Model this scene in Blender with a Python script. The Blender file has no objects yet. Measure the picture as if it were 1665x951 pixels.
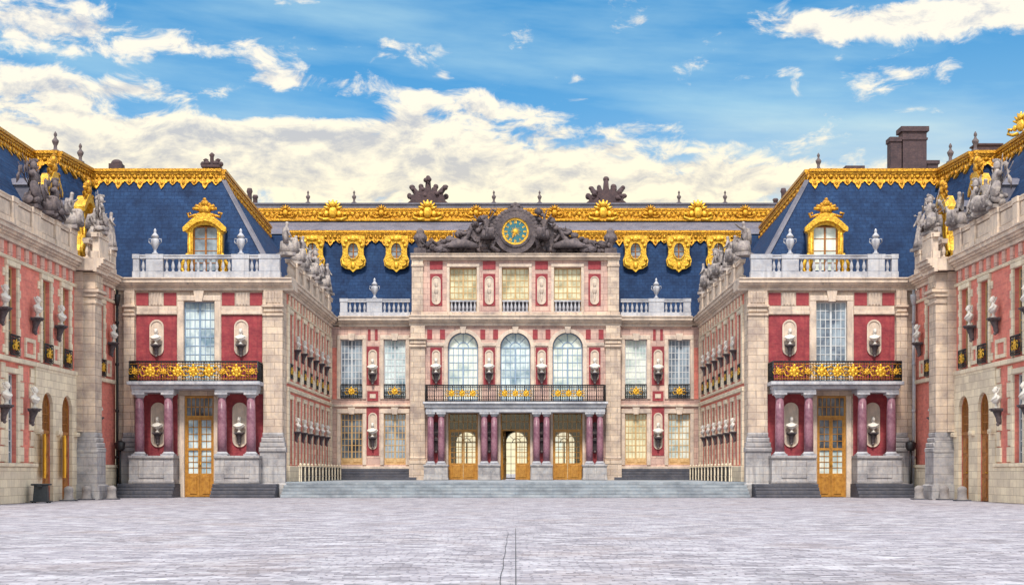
import bpy, bmesh, math, random
from mathutils import Matrix, Vector
PI = math.pi
rnd = random.Random(11)
S = bpy.context.scene
COL = S.collection
WM = {}                                    # world matrices of the objects built so far

# ------------------------------------------------------------------ mesh builder
class MB:
    """collects solids in wall coordinates: u along the wall, d out of the wall, z up"""
    def __init__(s):
        s.v = []; s.f = []; s.sm = []
    def add(s, vs, fs, smooth=False, M=None):
        b = len(s.v)
        for p in vs:
            if M is not None:
                p = M @ Vector(p)
            s.v.append((p[0], p[1], p[2]))
        for f in fs:
            s.f.append([b + i for i in f]); s.sm.append(smooth)
        return s
    def box(s, u0, u1, d0, d1, z0, z1):
        vs = [(u0,d0,z0),(u1,d0,z0),(u1,d1,z0),(u0,d1,z0),(u0,d0,z1),(u1,d0,z1),(u1,d1,z1),(u0,d1,z1)]
        return s.add(vs, [(0,3,2,1),(4,5,6,7),(0,1,5,4),(1,2,6,5),(2,3,7,6),(3,0,4,7)])
    def bbox(s, u0, u1, d0, d1, z0, z1, c=.03):
        """box whose front and top edges are chamfered"""
        vs = [(u0,d0,z0),(u1,d0,z0),(u1,d0,z1),(u0,d0,z1)]
        f = d1 - c
        vs += [(u0,f,z0),(u1,f,z0),(u1,f,z1),(u0,f,z1)]
        vs += [(u0+c,d1,z0+c),(u1-c,d1,z0+c),(u1-c,d1,z1-c),(u0+c,d1,z1-c)]
        fs = [(0,1,2,3)]
        for a in (0, 4):
            for i in range(4):
                j = (i+1) % 4
                fs.append((a+i, a+j, a+4+j, a+4+i))
        fs.append((8,9,10,11))
        return s.add(vs, fs)
    def prism(s, pts, d0, d1, shear=None, smooth=False):
        n = len(pts)
        g = shear or (lambda z: 0.)
        vs = [(u, d0+g(z), z) for u, z in pts] + [(u, d1+g(z), z) for u, z in pts]
        fs = [list(range(n)), list(range(2*n-1, n-1, -1))]
        s.add(vs, fs)
        b = len(s.v) - 2*n
        for i in range(n):
            j = (i+1) % n
            s.f.append([b+i, b+j, b+n+j, b+n+i]); s.sm.append(smooth)
        return s
    def ring(s, out, inn, d0, d1, shear=None):
        n = len(out)
        g = shear or (lambda z: 0.)
        vs = []
        for d in (d0, d1):
            vs += [(u, d+g(z), z) for u, z in out] + [(u, d+g(z), z) for u, z in inn]
        fs = []
        for i in range(n):
            j = (i+1) % n
            fs += [(i,j,n+j,n+i), (2*n+i,2*n+j,3*n+j,3*n+i), (i,j,2*n+j,2*n+i), (n+i,n+j,3*n+j,3*n+i)]
        return s.add(vs, fs)
    def loft(s, rings, n=12, smooth=True, M=None, fold=0, folds=7, cap=True):
        """rings: (z, ru, rd, cu, cd)"""
        vs = []; fs = []
        for k, r in enumerate(rings):
            z, ru, rd = r[:3]; cu, cd = (r[3], r[4]) if len(r) > 3 else (0, 0)
            for i in range(n):
                a = 2*PI*i/n
                w = 1 + fold*math.sin(folds*a + 1.3*k*.3)*(1 if len(r) < 6 else r[5])
                vs.append((cu + ru*w*math.cos(a), cd + rd*w*math.sin(a), z))
        for k in range(len(rings)-1):
            for i in range(n):
                j = (i+1) % n
                fs.append((k*n+i, k*n+j, (k+1)*n+j, (k+1)*n+i))
        if cap:
            fs.append(list(range(n-1, -1, -1))); fs.append([(len(rings)-1)*n+i for i in range(n)])
        return s.add(vs, fs, smooth, M)
    def lathe(s, prof, n=14, u=0, d=0, z=0, smooth=True, M=None):
        return s.loft([(z+h, r, r, u, d) for r, h in prof], n, smooth, M)
    def ball(s, c, r, n=8, m=6, M=None, smooth=True):
        if not isinstance(r, (tuple, list)): r = (r, r, r)
        rings = []
        vs = []; fs = []
        R = M if M is not None else Matrix()
        for k in range(1, m):
            t = PI*k/m
            for i in range(n):
                a = 2*PI*i/n
                p = R @ Vector((r[0]*math.sin(t)*math.cos(a), r[1]*math.sin(t)*math.sin(a), -r[2]*math.cos(t)))
                vs.append((c[0]+p.x, c[1]+p.y, c[2]+p.z))
        for zz in (-r[2], r[2]):
            p = R @ Vector((0, 0, zz)); vs.append((c[0]+p.x, c[1]+p.y, c[2]+p.z))
        B, T = len(vs)-2, len(vs)-1
        for k in range(m-2):
            for i in range(n):
                j = (i+1) % n
                fs.append((k*n+i, k*n+j, (k+1)*n+j, (k+1)*n+i))
        for i in range(n):
            j = (i+1) % n
            fs.append((B, j, i)); fs.append((T, (m-2)*n+i, (m-2)*n+j))
        return s.add(vs, fs, smooth)
    def tube(s, pts, r, n=6, r2=None):
        pts = [Vector(p) for p in pts]
        vs = []; fs = []
        for k, p in enumerate(pts):
            t = (pts[min(k+1, len(pts)-1)] - pts[max(k-1, 0)]).normalized()
            a = Vector((0,0,1)) if abs(t.z) < .9 else Vector((1,0,0))
            x = t.cross(a).normalized(); y = t.cross(x)
            rr = r if r2 is None else r + (r2-r)*k/(len(pts)-1)
            for i in range(n):
                q = p + x*rr*math.cos(2*PI*i/n) + y*rr*math.sin(2*PI*i/n)
                vs.append(tuple(q))
        for k in range(len(pts)-1):
            for i in range(n):
                j = (i+1) % n
                fs.append((k*n+i, k*n+j, (k+1)*n+j, (k+1)*n+i))
        fs.append(list(range(n-1,-1,-1))); fs.append([(len(pts)-1)*n+i for i in range(n)])
        return s.add(vs, fs, True)
    def merge(s, me, M=None):
        """takes in a finished mesh (already in object axes)"""
        vs = [(v.co.x, -v.co.y, v.co.z) for v in me.vertices]
        return s.add(vs, [list(p.vertices) for p in me.polygons], True, M)
    def mesh(s, name, mat):
        me = bpy.data.meshes.new(name)
        me.from_pydata([(x, -y, z) for x, y, z in s.v], [], s.f)
        for p, q in zip(me.polygons, s.sm): p.use_smooth = q
        bm = bmesh.new(); bm.from_mesh(me)
        bmesh.ops.recalc_face_normals(bm, faces=bm.faces[:])
        bm.to_mesh(me); bm.free()
        me.materials.append(M_[mat])
        return me

# ------------------------------------------------------------------ scene graph helpers
def T(x, y, z): return Matrix.Translation((x, y, z))
def RZ(a): return Matrix.Rotation(math.radians(a), 4, 'Z')
def RX(a): return Matrix.Rotation(math.radians(a), 4, 'X')
def RY(a): return Matrix.Rotation(math.radians(a), 4, 'Y')
def frame(x, y, deg=0, z=0): return T(x, y, z) @ RZ(deg)
def at(F, u, d, z, rot=0): return F @ T(u, -d, z) @ RZ(rot)
def link(o, parent, M):
    COL.objects.link(o)
    WM[o.name] = M
    if parent is not None:
        o.parent = parent
        o.matrix_basis = WM[parent.name].inverted() @ M
    else:
        o.matrix_basis = M
    return o
def tag(o, label, cat=None, group=None, kind=None):
    o['label'] = label
    if cat: o['category'] = cat
    if group: o['group'] = group
    if kind: o['kind'] = kind
    return o
def thing(name, M, label, cat, group=None):
    o = bpy.data.objects.new(name, None)
    o.empty_display_size = .3
    link(o, None, M)
    return tag(o, label, cat, group)
def part(name, mb, mat, parent, M):
    me = mb.mesh(name, mat) if isinstance(mb, MB) else mb
    return link(bpy.data.objects.new(name, me), parent, M)
def clone(root, M, label=None):
    """a copy of a thing with copies of its parts and their sub-parts"""
    r = root.copy(); link(r, None, M)
    if label: r['label'] = label
    def down(src, dst):
        for ch in src.children:
            c = ch.copy(); link(c, dst, WM[dst.name] @ ch.matrix_basis)
            down(ch, c)
    down(root, r)
    return r
CACHE = {}
def cached(key, fn):
    if key not in CACHE: CACHE[key] = fn()
    return CACHE[key]

# ------------------------------------------------------------------ materials
M_ = {}
def nodes(name):
    m = bpy.data.materials.new(name); m.use_nodes = True
    M_[name] = m
    nt = m.node_tree
    return nt, nt.nodes['Principled BSDF'], nt.nodes.new, nt.links.new
def mixrgb(new, lk, fac, a, b, mode='MIX'):
    n = new('ShaderNodeMix'); n.data_type = 'RGBA'; n.blend_type = mode
    for sock, v in ((n.inputs[0], fac), (n.inputs[6], a), (n.inputs[7], b)):
        if hasattr(v, 'is_output'): lk(v, sock)
        elif isinstance(v, (int, float)): sock.default_value = v
        else: sock.default_value = (*v, 1)
    return n.outputs[2]
def noise(new, lk, vec, scale, detail=5, rough=.6):
    n = new('ShaderNodeTexNoise'); n.inputs['Scale'].default_value = scale
    n.inputs['Detail'].default_value = detail; n.inputs['Roughness'].default_value = rough
    if vec is not None: lk(vec, n.inputs['Vector'])
    return n.outputs[0]
def ramp(new, lk, fac, a, b):
    n = new('ShaderNodeMapRange'); n.inputs[1].default_value = a; n.inputs[2].default_value = b
    lk(fac, n.inputs[0]); return n.outputs[0]
def objvec(new, lk, flat=True, scale=(1,1,1)):
    tc = new('ShaderNodeTexCoord')
    if flat:      # wall coordinates: u, z -> x, y
        sp = new('ShaderNodeSeparateXYZ'); cb = new('ShaderNodeCombineXYZ')
        lk(tc.outputs['Object'], sp.inputs[0])
        lk(sp.outputs[0], cb.inputs[0]); lk(sp.outputs[2], cb.inputs[1]); lk(sp.outputs[1], cb.inputs[2])
        return cb.outputs[0], tc.outputs['Object']
    return tc.outputs['Object'], tc.outputs['Object']
def masonry(name, base, dark, warm, bw=0, bh=0, mortar=None, joint=.012, rough=.8, bump=.3, dirt=.6, streak=True, spec=.3):
    nt, bs, new, lk = nodes(name)
    v, o = objvec(new, lk)
    n1 = ramp(new, lk, noise(new, lk, o, .8, 8, .68), .42, .72)
    n2 = ramp(new, lk, noise(new, lk, o, 5., 5), .3, .75)
    c = mixrgb(new, lk, n2, base, warm)
    if bw:
        br = new('ShaderNodeTexBrick'); lk(v, br.inputs['Vector'])
        br.inputs['Scale'].default_value = 1; br.inputs['Brick Width'].default_value = bw
        br.inputs['Row Height'].default_value = bh; br.inputs['Mortar Size'].default_value = joint
        br.inputs['Mortar Smooth'].default_value = .3
        br.inputs['Color1'].default_value = (1,1,1,1); br.inputs['Color2'].default_value = (.72,.71,.74,1)
        br.inputs['Mortar'].default_value = (*(mortar or (.5,.5,.5)), 1)
        c = mixrgb(new, lk, .8, c, br.outputs[0], 'MULTIPLY')
    if streak:    # rain streaks running down the wall
        mp = new('ShaderNodeMapping'); mp.inputs['Scale'].default_value = (2.2, .16, 2.2)
        lk(v, mp.inputs['Vector'])
        st = ramp(new, lk, noise(new, lk, mp.outputs[0], 1.6, 4), .5, .8)
        n1m = new('ShaderNodeMath'); n1m.operation = 'MAXIMUM'; lk(st, n1m.inputs[0]); lk(n1, n1m.inputs[1])
        n1 = n1m.outputs[0]
    sc = new('ShaderNodeMath'); sc.operation = 'MULTIPLY'; sc.inputs[1].default_value = dirt; lk(n1, sc.inputs[0])
    c = mixrgb(new, lk, sc.outputs[0], c, dark)
    lk(c, bs.inputs['Base Color']); bs.inputs['Roughness'].default_value = rough; bs.inputs['Specular IOR Level'].default_value = spec
    if bump:
        b = new('ShaderNodeBump'); b.inputs['Strength'].default_value = bump; b.inputs['Distance'].default_value = .05
        h = noise(new, lk, o, 9., 6)
        if bw:
            mm = new('ShaderNodeMath'); mm.operation = 'SUBTRACT'; lk(h, mm.inputs[0]); lk(br.outputs['Fac'], mm.inputs[1]); h = mm.outputs[0]
        lk(h, b.inputs['Height']); lk(b.outputs[0], bs.inputs['Normal'])
def plain(name, base, alt=None, scale=6, rough=.5, metal=0, bump=0, spec=.5):
    nt, bs, new, lk = nodes(name)
    o = new('ShaderNodeTexCoord').outputs['Object']
    if alt:
        lk(mixrgb(new, lk, ramp(new, lk, noise(new, lk, o, scale, 5), .35, .68), base, alt), bs.inputs['Base Color'])
    else: bs.inputs['Base Color'].default_value = (*base, 1)
    bs.inputs['Roughness'].default_value = rough; bs.inputs['Metallic'].default_value = metal
    bs.inputs['Specular IOR Level'].default_value = spec
    if bump:
        b = new('ShaderNodeBump'); b.inputs['Strength'].default_value = bump; b.inputs['Distance'].default_value = .06
        lk(noise(new, lk, o, scale*2.2, 4), b.inputs['Height']); lk(b.outputs[0], bs.inputs['Normal'])
def glass_blind(name, base, alt, rough=.08, spec=.8):
    """a glazed pane with whatever hangs close behind it, uneven from pane to pane"""
    nt, bs, new, lk = nodes(name)
    v, o = objvec(new, lk)
    inf = new('ShaderNodeObjectInfo'); sh_ = new('ShaderNodeVectorMath'); sh_.operation = 'ADD'; lk(o, sh_.inputs[0]); lk(inf.outputs['Location'], sh_.inputs[1])
    mp = new('ShaderNodeMapping'); mp.inputs['Scale'].default_value = (7, 7, .35); lk(sh_.outputs[0], mp.inputs['Vector'])
    folds = ramp(new, lk, noise(new, lk, mp.outputs[0], 1.3, 2), .3, .7)
    blot = ramp(new, lk, noise(new, lk, sh_.outputs[0], .75, 3), .34, .58)
    f1 = new('ShaderNodeMath'); f1.operation = 'MULTIPLY_ADD'; lk(folds, f1.inputs[0]); f1.inputs[1].default_value = .45; f1.inputs[2].default_value = .55
    f = new('ShaderNodeMath'); f.operation = 'MULTIPLY'; lk(f1.outputs[0], f.inputs[0]); lk(blot, f.inputs[1])
    lk(mixrgb(new, lk, f.outputs[0], base, alt), bs.inputs['Base Color'])
    bs.inputs['Roughness'].default_value = rough; bs.inputs['Specular IOR Level'].default_value = spec
    b = new('ShaderNodeBump'); b.inputs['Strength'].default_value = .16; b.inputs['Distance'].default_value = .05
    lk(noise(new, lk, sh_.outputs[0], 2.2, 2), b.inputs['Height']); lk(b.outputs[0], bs.inputs['Normal'])

masonry('stone', (.66,.54,.45), (.17,.13,.14), (.78,.60,.43), 1.1, .46, (.30,.26,.26), .018, dirt=.75)
masonry('stone_smooth', (.64,.53,.46), (.17,.135,.14), (.76,.60,.46), dirt=.75)
masonry('stone_pink', (.66,.43,.37), (.20,.13,.15), (.76,.53,.42), 1.1, .46, (.36,.28,.29), .018, dirt=.68)
masonry('stone_cool', (.44,.46,.53), (.12,.12,.16), (.58,.55,.55), dirt=.75)
masonry('stone_plinth', (.40,.40,.43), (.10,.095,.115), (.54,.48,.44), 1.3, .5, (.35,.33,.34), .016, dirt=.85)
masonry('stone_cream', (.82,.70,.53), (.34,.25,.21), (.90,.78,.58), 1.0, .42, (.42,.34,.3), .015, dirt=.5)
masonry('stone_dark', (.075,.08,.11), (.02,.024,.04), (.13,.12,.13), dirt=.7)
masonry('step_stone', (.30,.345,.40), (.12,.135,.16), (.40,.41,.43), 1.6, .16, (.45,.48,.52), .012, dirt=.85, streak=False)
masonry('brick', (.30,.04,.058), (.10,.015,.03), (.40,.085,.085), .5, .17, (1.0,.85,.85), .014, dirt=.7)
masonry('brick_salmon', (.74,.20,.16), (.32,.07,.08), (.82,.32,.24), .5, .17, (1.,.9,.88), .014, dirt=.45)
masonry('slate', (.012,.040,.118), (.004,.012,.042), (.024,.062,.155), .46, .26, (.5,.5,.55), .02, rough=.7, bump=.4, dirt=.9, spec=.16)
masonry('lead', (.12,.12,.17), (.05,.05,.075), (.18,.17,.2), rough=.55, dirt=.7)
masonry('statue_stone', (.22,.19,.21), (.02,.018,.03), (.52,.45,.40), dirt=.95, bump=1., streak=False)
masonry('bust_stone', (.68,.64,.61), (.20,.18,.19), (.80,.74,.66), dirt=.55, bump=.5, streak=False)
masonry('stone_bollard', (.24,.22,.23), (.08,.075,.09), (.34,.30,.28), dirt=.8, bump=.5, streak=False)
masonry('pediment_stone', (.085,.07,.085), (.014,.012,.02), (.20,.155,.15), dirt=.85, bump=.9, streak=False)
masonry('chimney_brick', (.075,.05,.06), (.025,.02,.028), (.13,.08,.08), .3, .12, (.7,.7,.7), .015, dirt=.6)
masonry('marble', (.20,.075,.12), (.07,.028,.055), (.36,.20,.24), rough=.35, dirt=.75, bump=0, streak=False)
plain('gold', (.80,.41,.028), (.24,.09,.006), 7, .36, .5, .9)
plain('gold_bright', (.90,.55,.05), (.45,.20,.014), 6, .34, .4, .7)
plain('wood_orange', (.50,.235,.035), (.30,.12,.015), 5, .42, 0, .3)
plain('wood_pale', (.60,.40,.20), (.46,.27,.10), 4, .5)
plain('wood_white', (.62,.64,.66), (.48,.5,.54), 4, .5)
plain('wood_blue', (.26,.36,.5), (.2,.28,.4), 4, .5)
plain('wood_brown', (.40,.145,.022), (.20,.065,.012), 5, .45, 0, .3)
plain('yellow_paint', (.85,.47,.02), (.75,.36,.015), 2, .45)
plain('iron', (.018,.018,.022), (.03,.028,.03), 5, .45, .3)
plain('bin_black', (.012,.016,.022), (.02,.026,.034), 5, .5)
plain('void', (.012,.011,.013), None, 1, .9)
plain('room', (.10,.075,.05), (.06,.045,.035), 1, .9)
plain('dial_blue', (.02,.12,.17), (.03,.17,.2), 6, .4)
glass_blind('glass_light', (.13,.23,.32), (.76,.86,.86))
glass_blind('glass_white', (.30,.40,.42), (.88,.90,.80))
glass_blind('glass_yellow', (.30,.27,.17), (.80,.76,.52))
glass_blind('glass_dark', (.02,.028,.04), (.20,.25,.30))
glass_blind('glass_grey', (.08,.11,.16), (.36,.44,.52))
def clear_glass():
    nt, bs, new, lk = nodes('glass_clear')
    out = nt.nodes['Material Output']
    t = new('ShaderNodeBsdfTransparent'); t.inputs[0].default_value = (.99,.99,.98,1)
    g = new('ShaderNodeBsdfGlossy'); g.inputs['Roughness'].default_value = .05
    fr = new('ShaderNodeFresnel'); fr.inputs[0].default_value = 1.5
    mx = new('ShaderNodeMixShader'); lk(fr.outputs[0], mx.inputs[0]); lk(t.outputs[0], mx.inputs[1]); lk(g.outputs[0], mx.inputs[2])
    lk(mx.outputs[0], out.inputs[0]); nt.nodes.remove(bs)
clear_glass()
def paving():
    nt, bs, new, lk = nodes('paving')
    o = new('ShaderNodeTexCoord').outputs['Object']
    wv = new('ShaderNodeVectorMath'); wv.operation = 'MULTIPLY_ADD'
    wn = new('ShaderNodeTexNoise'); wn.inputs['Scale'].default_value = .9; lk(o, wn.inputs['Vector']); lk(wn.outputs[1], wv.inputs[0]); wv.inputs[1].default_value = (.5,.45,0); lk(o, wv.inputs[2])
    br = new('ShaderNodeTexBrick'); lk(wv.outputs[0], br.inputs['Vector']); br.inputs['Scale'].default_value = 1
    br.inputs['Brick Width'].default_value = .34; br.inputs['Row Height'].default_value = .25; br.inputs['Mortar Size'].default_value = .018; br.inputs['Mortar Smooth'].default_value = .4
    br.inputs['Color1'].default_value = (.12,.11,.13,1); br.inputs['Color2'].default_value = (.46,.43,.48,1); br.inputs['Mortar'].default_value = (.15,.14,.155,1)
    c = br.outputs[0]
    big = ramp(new, lk, noise(new, lk, o, .13, 8, .68), .36, .64)
    c = mixrgb(new, lk, ramp(new, lk, big, -.5, 2.2), c, (.35,.325,.38))
    mp = new('ShaderNodeMapping'); mp.inputs['Scale'].default_value = (.24, .34, 1); lk(o, mp.inputs['Vector'])
    dk = ramp(new, lk, noise(new, lk, mp.outputs[0], 1.2, 8, .76), .52, .86)
    c = mixrgb(new, lk, dk, c, (.125,.105,.115))
    lt = ramp(new, lk, noise(new, lk, mp.outputs[0], 3.4, 8, .75), .5, .68)
    c = mixrgb(new, lk, lt, c, (.56,.545,.60))
    wf = new('ShaderNodeMath'); wf.operation = 'MULTIPLY'; wf.inputs[1].default_value = .5; lk(ramp(new, lk, noise(new, lk, o, .3, 5), .52, .72), wf.inputs[0])
    c = mixrgb(new, lk, wf.outputs[0], c, (.31,.245,.235))
    lk(c, bs.inputs['Base Color']); bs.inputs['Roughness'].default_value = .85; bs.inputs['Specular IOR Level'].default_value = .15
    b = new('ShaderNodeBump'); b.inputs['Strength'].default_value = 1.; b.inputs['Distance'].default_value = .05
    sb = new('ShaderNodeMath'); sb.operation = 'SUBTRACT'; lk(noise(new, lk, o, 7, 4), sb.inputs[0]); lk(br.outputs['Fac'], sb.inputs[1])
    lk(sb.outputs[0], b.inputs['Height']); lk(b.outputs[0], bs.inputs['Normal'])
paving()

# ------------------------------------------------------------------ reusable shapes
def arc(u, z, ru, rz, a0, a1, n):
    return [(u + ru*math.cos(math.radians(a0+(a1-a0)*i/n)), z + rz*math.sin(math.radians(a0+(a1-a0)*i/n))) for i in range(n+1)]
def ell(u, z, ru, rz, n): return [(u+ru*math.cos(2*PI*i/n), z+rz*math.sin(2*PI*i/n)) for i in range(n)]
def wall(mb, u0, u1, z0, z1, ops, d0, d1):
    """wall skin with real openings: front face, reveals and edges. ops: (u0,u1,z0,z1)"""
    us = sorted({u0, u1, *[o[0] for o in ops], *[o[1] for o in ops]})
    zs = sorted({z0, z1, *[o[2] for o in ops], *[o[3] for o in ops]})
    for a, b in zip(us, us[1:]):
        for c, e in zip(zs, zs[1:]):
            um, zm = (a+b)/2, (c+e)/2
            if any(o[0] < um < o[1] and o[2] < zm < o[3] for o in ops): continue
            mb.add([(a,d0,c),(b,d0,c),(b,d0,e),(a,d0,e)], [(0,1,2,3)])
    for a, b, c, e in ops + [(u0, u1, z0, z1)]:
        for p, q in (((a,c),(b,c)), ((b,c),(b,e)), ((b,e),(a,e)), ((a,e),(a,c))):
            mb.add([(p[0],d0,p[1]),(q[0],d0,q[1]),(q[0],d1,q[1]),(p[0],d1,p[1])], [(0,1,2,3)])
    return mb
def arch_fill(mb, u, w, zs, zt, d0, d1, rise=None):
    r = w/2; rise = rise or r
    L = arc(u, zs, r, rise, 180, 90, 10)
    mb.prism(L + [(u, zt), (u-r, zt)], d1, d0)
    R = arc(u, zs, r, rise, 90, 0, 10)
    mb.prism(R + [(u+r, zt), (u, zt)], d1, d0)
def window_mesh(w, h, nx, ny, mat, arch=False, fr=.07, mu=.05, mid=.12, rise=None, solid=0):
    """joinery of a window, origin at the middle of its sill; h is the height to the springing when arched"""
    def make():
        mb = MB(); r = w/2; rs = rise or r
        mb.box(-r, -r+fr, 0, .12, 0, h); mb.box(r-fr, r, 0, .12, 0, h)
        mb.box(-r+fr, r-fr, 0, .118, 0, fr*1.3 + solid)
        if solid:
            for sg in (-1, 1):
                a, b = sorted((sg*.12, sg*(r-fr-.08)))
                mb.bbox(a, b, .118, .15, fr*1.3+.08, fr*1.3+solid-.1)
        if not arch: mb.box(-r+fr, r-fr, 0, .122, h-fr, h)
        else:
            out = arc(0, h, r, rs, 180, 0, 20); inn = arc(0, h, r-fr, rs-fr, 180, 0, 20)
            mb.prism(out + inn[::-1], 0, .12)
            mb.box(-r+fr, r-fr, 0, .1, h-.04, h+.04)
            for a in (45, 90, 135):
                c, s_ = math.cos(math.radians(a)), math.sin(math.radians(a))
                mb.tube([(r*.36*c, .05, h+rs*.36*s_), ((r-fr)*c, .05, h+(rs-fr)*s_)], mu*.5, 4)
            mb.prism(arc(0, h, r*.4, rs*.4, 180, 0, 12) + arc(0, h, r*.33, rs*.33, 0, 180, 12), .02, .08)
        z0 = fr*1.3 + solid
        if mid: mb.box(-mid/2, mid/2, 0, .13, z0, h-.04)
        for i in range(1, nx):
            u = -r + w*i/nx
            if mid and abs(u) < .01: continue
            mb.box(u-mu/2, u+mu/2, .02, .08, z0, h-.04)
        for k in range(1, ny):
            z = z0 + (h-z0)*k/ny
            mb.box(-r+fr, r-fr, .025, .075, z-mu/2, z+mu/2)
        return mb.mesh('window', mat)
    return cached(('win', w, h, nx, ny, mat, arch, fr, mu, mid, rise, solid), make)
def pane_mesh(w, h, mat, arch=False, rise=None, z0=0):
    def make():
        r = w/2
        pts = [(-r, z0), (r, z0), (r, h)] + (arc(0, h, r, rise or r, 0, 180, 16) if arch else []) + [(-r, h)]
        return MB().prism(pts, .03, .05).mesh('glass_pane', mat)
    return cached(('pane', w, h, mat, arch, rise, z0), make)
def window(parent, F, u, d, z, w, h, nx, ny, wood, glass, name='window', arch=False, rise=None, solid=0, label=None, **kw):
    o = part(name, window_mesh(w, h, nx, ny, wood, arch, rise=rise, solid=solid, **kw), None, parent, at(F, u, d, z))
    part('glass_pane', pane_mesh(w-.06, h-(0 if arch else .03), glass, arch, None if not rise else rise-.03, .05+solid), None, o, at(F, u, d, z))
    if label: o['label'] = label
    return o
def stadium(u, z, w, h, n=10):
    r = w/2
    return arc(u, z+h/2-r, r, r, 0, 180, n) + arc(u, z-h/2+r, r, r, 180, 360, n)
def niche(parent, F, u, d, z, w, h):
    mb = cached(('niche', w, h), lambda: MB().ring(stadium(0,0,w,h), stadium(0,0,w-.2,h-.2), 0, .09).prism(stadium(0,0,w-.2,h-.2), 0, .035).mesh('niche', 'stone_smooth'))
    return part('niche', mb, None, parent, at(F, u, d, z))
def panel(parent, F, u0, u1, z0, z1, d, mat='brick', name='brick_panel', th=.04):
    mb = MB().box(0, u1-u0, 0, th, 0, z1-z0)
    return part(name, mb, mat, parent, at(F, u0, d, z0))
def relief(parent, F, u, d, z, w, h):
    """carved stone plaque with an oval head and drop"""
    def make():
        mb = MB().ring(stadium(0,0,w,h), stadium(0,0,w-.14,h-.14), 0, .08).prism(stadium(0,0,w-.14,h-.14), 0, .03)
        mb.ball((0,.05,h*.22),(w*.2,.07,h*.12)).ball((0,.05,-.02),(w*.24,.08,h*.13)).ball((0,.05,-h*.24),(w*.12,.06,h*.14))
        return mb.mesh('relief_plaque', 'stone_smooth')
    return part('relief_plaque', cached(('relief', w, h), make), None, parent, at(F, u, d, z))
BALPROF = [(.10,0),(.10,.06),(.06,.1),(.065,.14),(.115,.3),(.11,.38),(.055,.66),(.05,.74),(.085,.78),(.085,.84)]
def baluster():
    return cached('bal', lambda: MB().lathe([(r*1.05, z) for r, z in BALPROF], 8).mesh('baluster', 'stone_cool'))
def baluster_warm():
    return cached('balw', lambda: MB().lathe([(r*1.05, z) for r, z in BALPROF], 8).mesh('baluster', 'stone_smooth'))
def balustrade(parent, F, u0, u1, z, d, peds, per=.42, mat='stone_cool', base=.35, solid=False):
    """plinth, rail and pedestals in one part, the balusters its sub-parts. peds: (u, width)"""
    mb = MB()
    mb.box(u0, u1, d-.28, d+.14, z, z+base); mb.box(u0, u1, d-.24, d+.10, z+base+.84, z+base+1.02)
    mb.box(u0, u1, d-.28, d+.14, z+base+1.02, z+base+1.1)
    for u, w in peds:
        mb.bbox(u-w/2, u+w/2, d-.22, d+.19, z+base, z+base+.84)
        mb.box(u-w/2-.03, u+w/2+.03, d-.3, d+.22, z+base+.84, z+base+1.12)
        mb.box(u-w/2-.03, u+w/2+.03, d-.3, d+.22, z+.003, z+base+.003)
    o = part('balustrade', mb, mat, parent, F)
    e = [u0] + [x for u, w in sorted(peds) for x in (u-w/2, u+w/2)] + [u1]
    bm_ = baluster() if mat == 'stone_cool' else baluster_warm()
    for a, b in zip(e[::2], e[1::2]):
        L = b-a
        if L < .35: continue
        n = max(1, int(round(L/per)))
        if solid:
            o2 = MB().bbox(a+.06, b-.06, d-.12, d+.05, z+base+.05, z+base+.8)
            part('pierced_panel', o2, mat, o, F)
            continue
        for i in range(n):
            part('baluster', bm_, None, o, at(F, a+L*(i+.5)/n, d-.07, z+base))
    return o
def cornice(mb, u0, u1, z0, z1, d, out=.65):
    h = z1-z0
    for a, b, c in ((0,.28,.18),(.28,.42,.3),(.42,.6,.44),(.6,.9,out-.08),(.9,1.,out)):
        mb.box(u0, u1, d-.02, d+c, z0+h*a, z0+h*b)
    return mb
def column(parent, F, u, d, z0, z1, r, mat='marble', basemat='stone_cool'):
    h = z1-z0
    def sh():
        return MB().lathe([(r*1.0, .24), (r*1.02, h*.3), (r*.98, h*.6), (r*.86, h-.32)], 16).mesh('column', mat)
    def ba():
        return MB().box(-r*1.4, r*1.4, -r*1.4, r*1.4, 0, .1).lathe([(r*1.35,.1),(r*1.38,.15),(r*1.15,.19),(r*1.05,.26)], 16).mesh('base', basemat)
    def ca():
        return MB().lathe([(r*.88,0),(r*.95,.06),(r*1.2,.16),(r*1.25,.2)], 16).box(-r*1.35,r*1.35,-r*1.35,r*1.35,.2,.34).mesh('capital', basemat)
    k = ('col', round(h,3), r, mat, basemat)
    o = part('column', cached(k+('s',), sh), None, parent, at(F, u, d, z0))
    part('base', cached(k+('b',), ba), None, o, at(F, u, d, z0))
    part('capital', cached(k+('c',), ca), None, o, at(F, u, d, z1-.34))
    return o
def rosette(scale=1.):
    def make():
        mb = MB()
        mb.ball((0,.05,0), (.17,.08,.2))
        for k in range(8):
            a = 2*PI*k/8
            mb.ball((.25*math.cos(a), .03, .26*math.sin(a)), (.12,.05,.12), 6, 5)
        for sg in (-1, 1):
            mb.tube([(sg*.3,.03,-.25),(sg*.55,.03,-.3),(sg*.68,.03,-.05),(sg*.5,.03,.1),(sg*.4,.03,-.05)], .05, 5)
            mb.tube([(sg*.25,.03,.25),(sg*.5,.03,.33),(sg*.62,.03,.2)], .045, 5)
        mb.ball((0,.04,.36),(.1,.05,.12), 6, 5)
        return mb.mesh('gilded_ornament', 'gold_bright')
    return cached('rosette', make)
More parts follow.
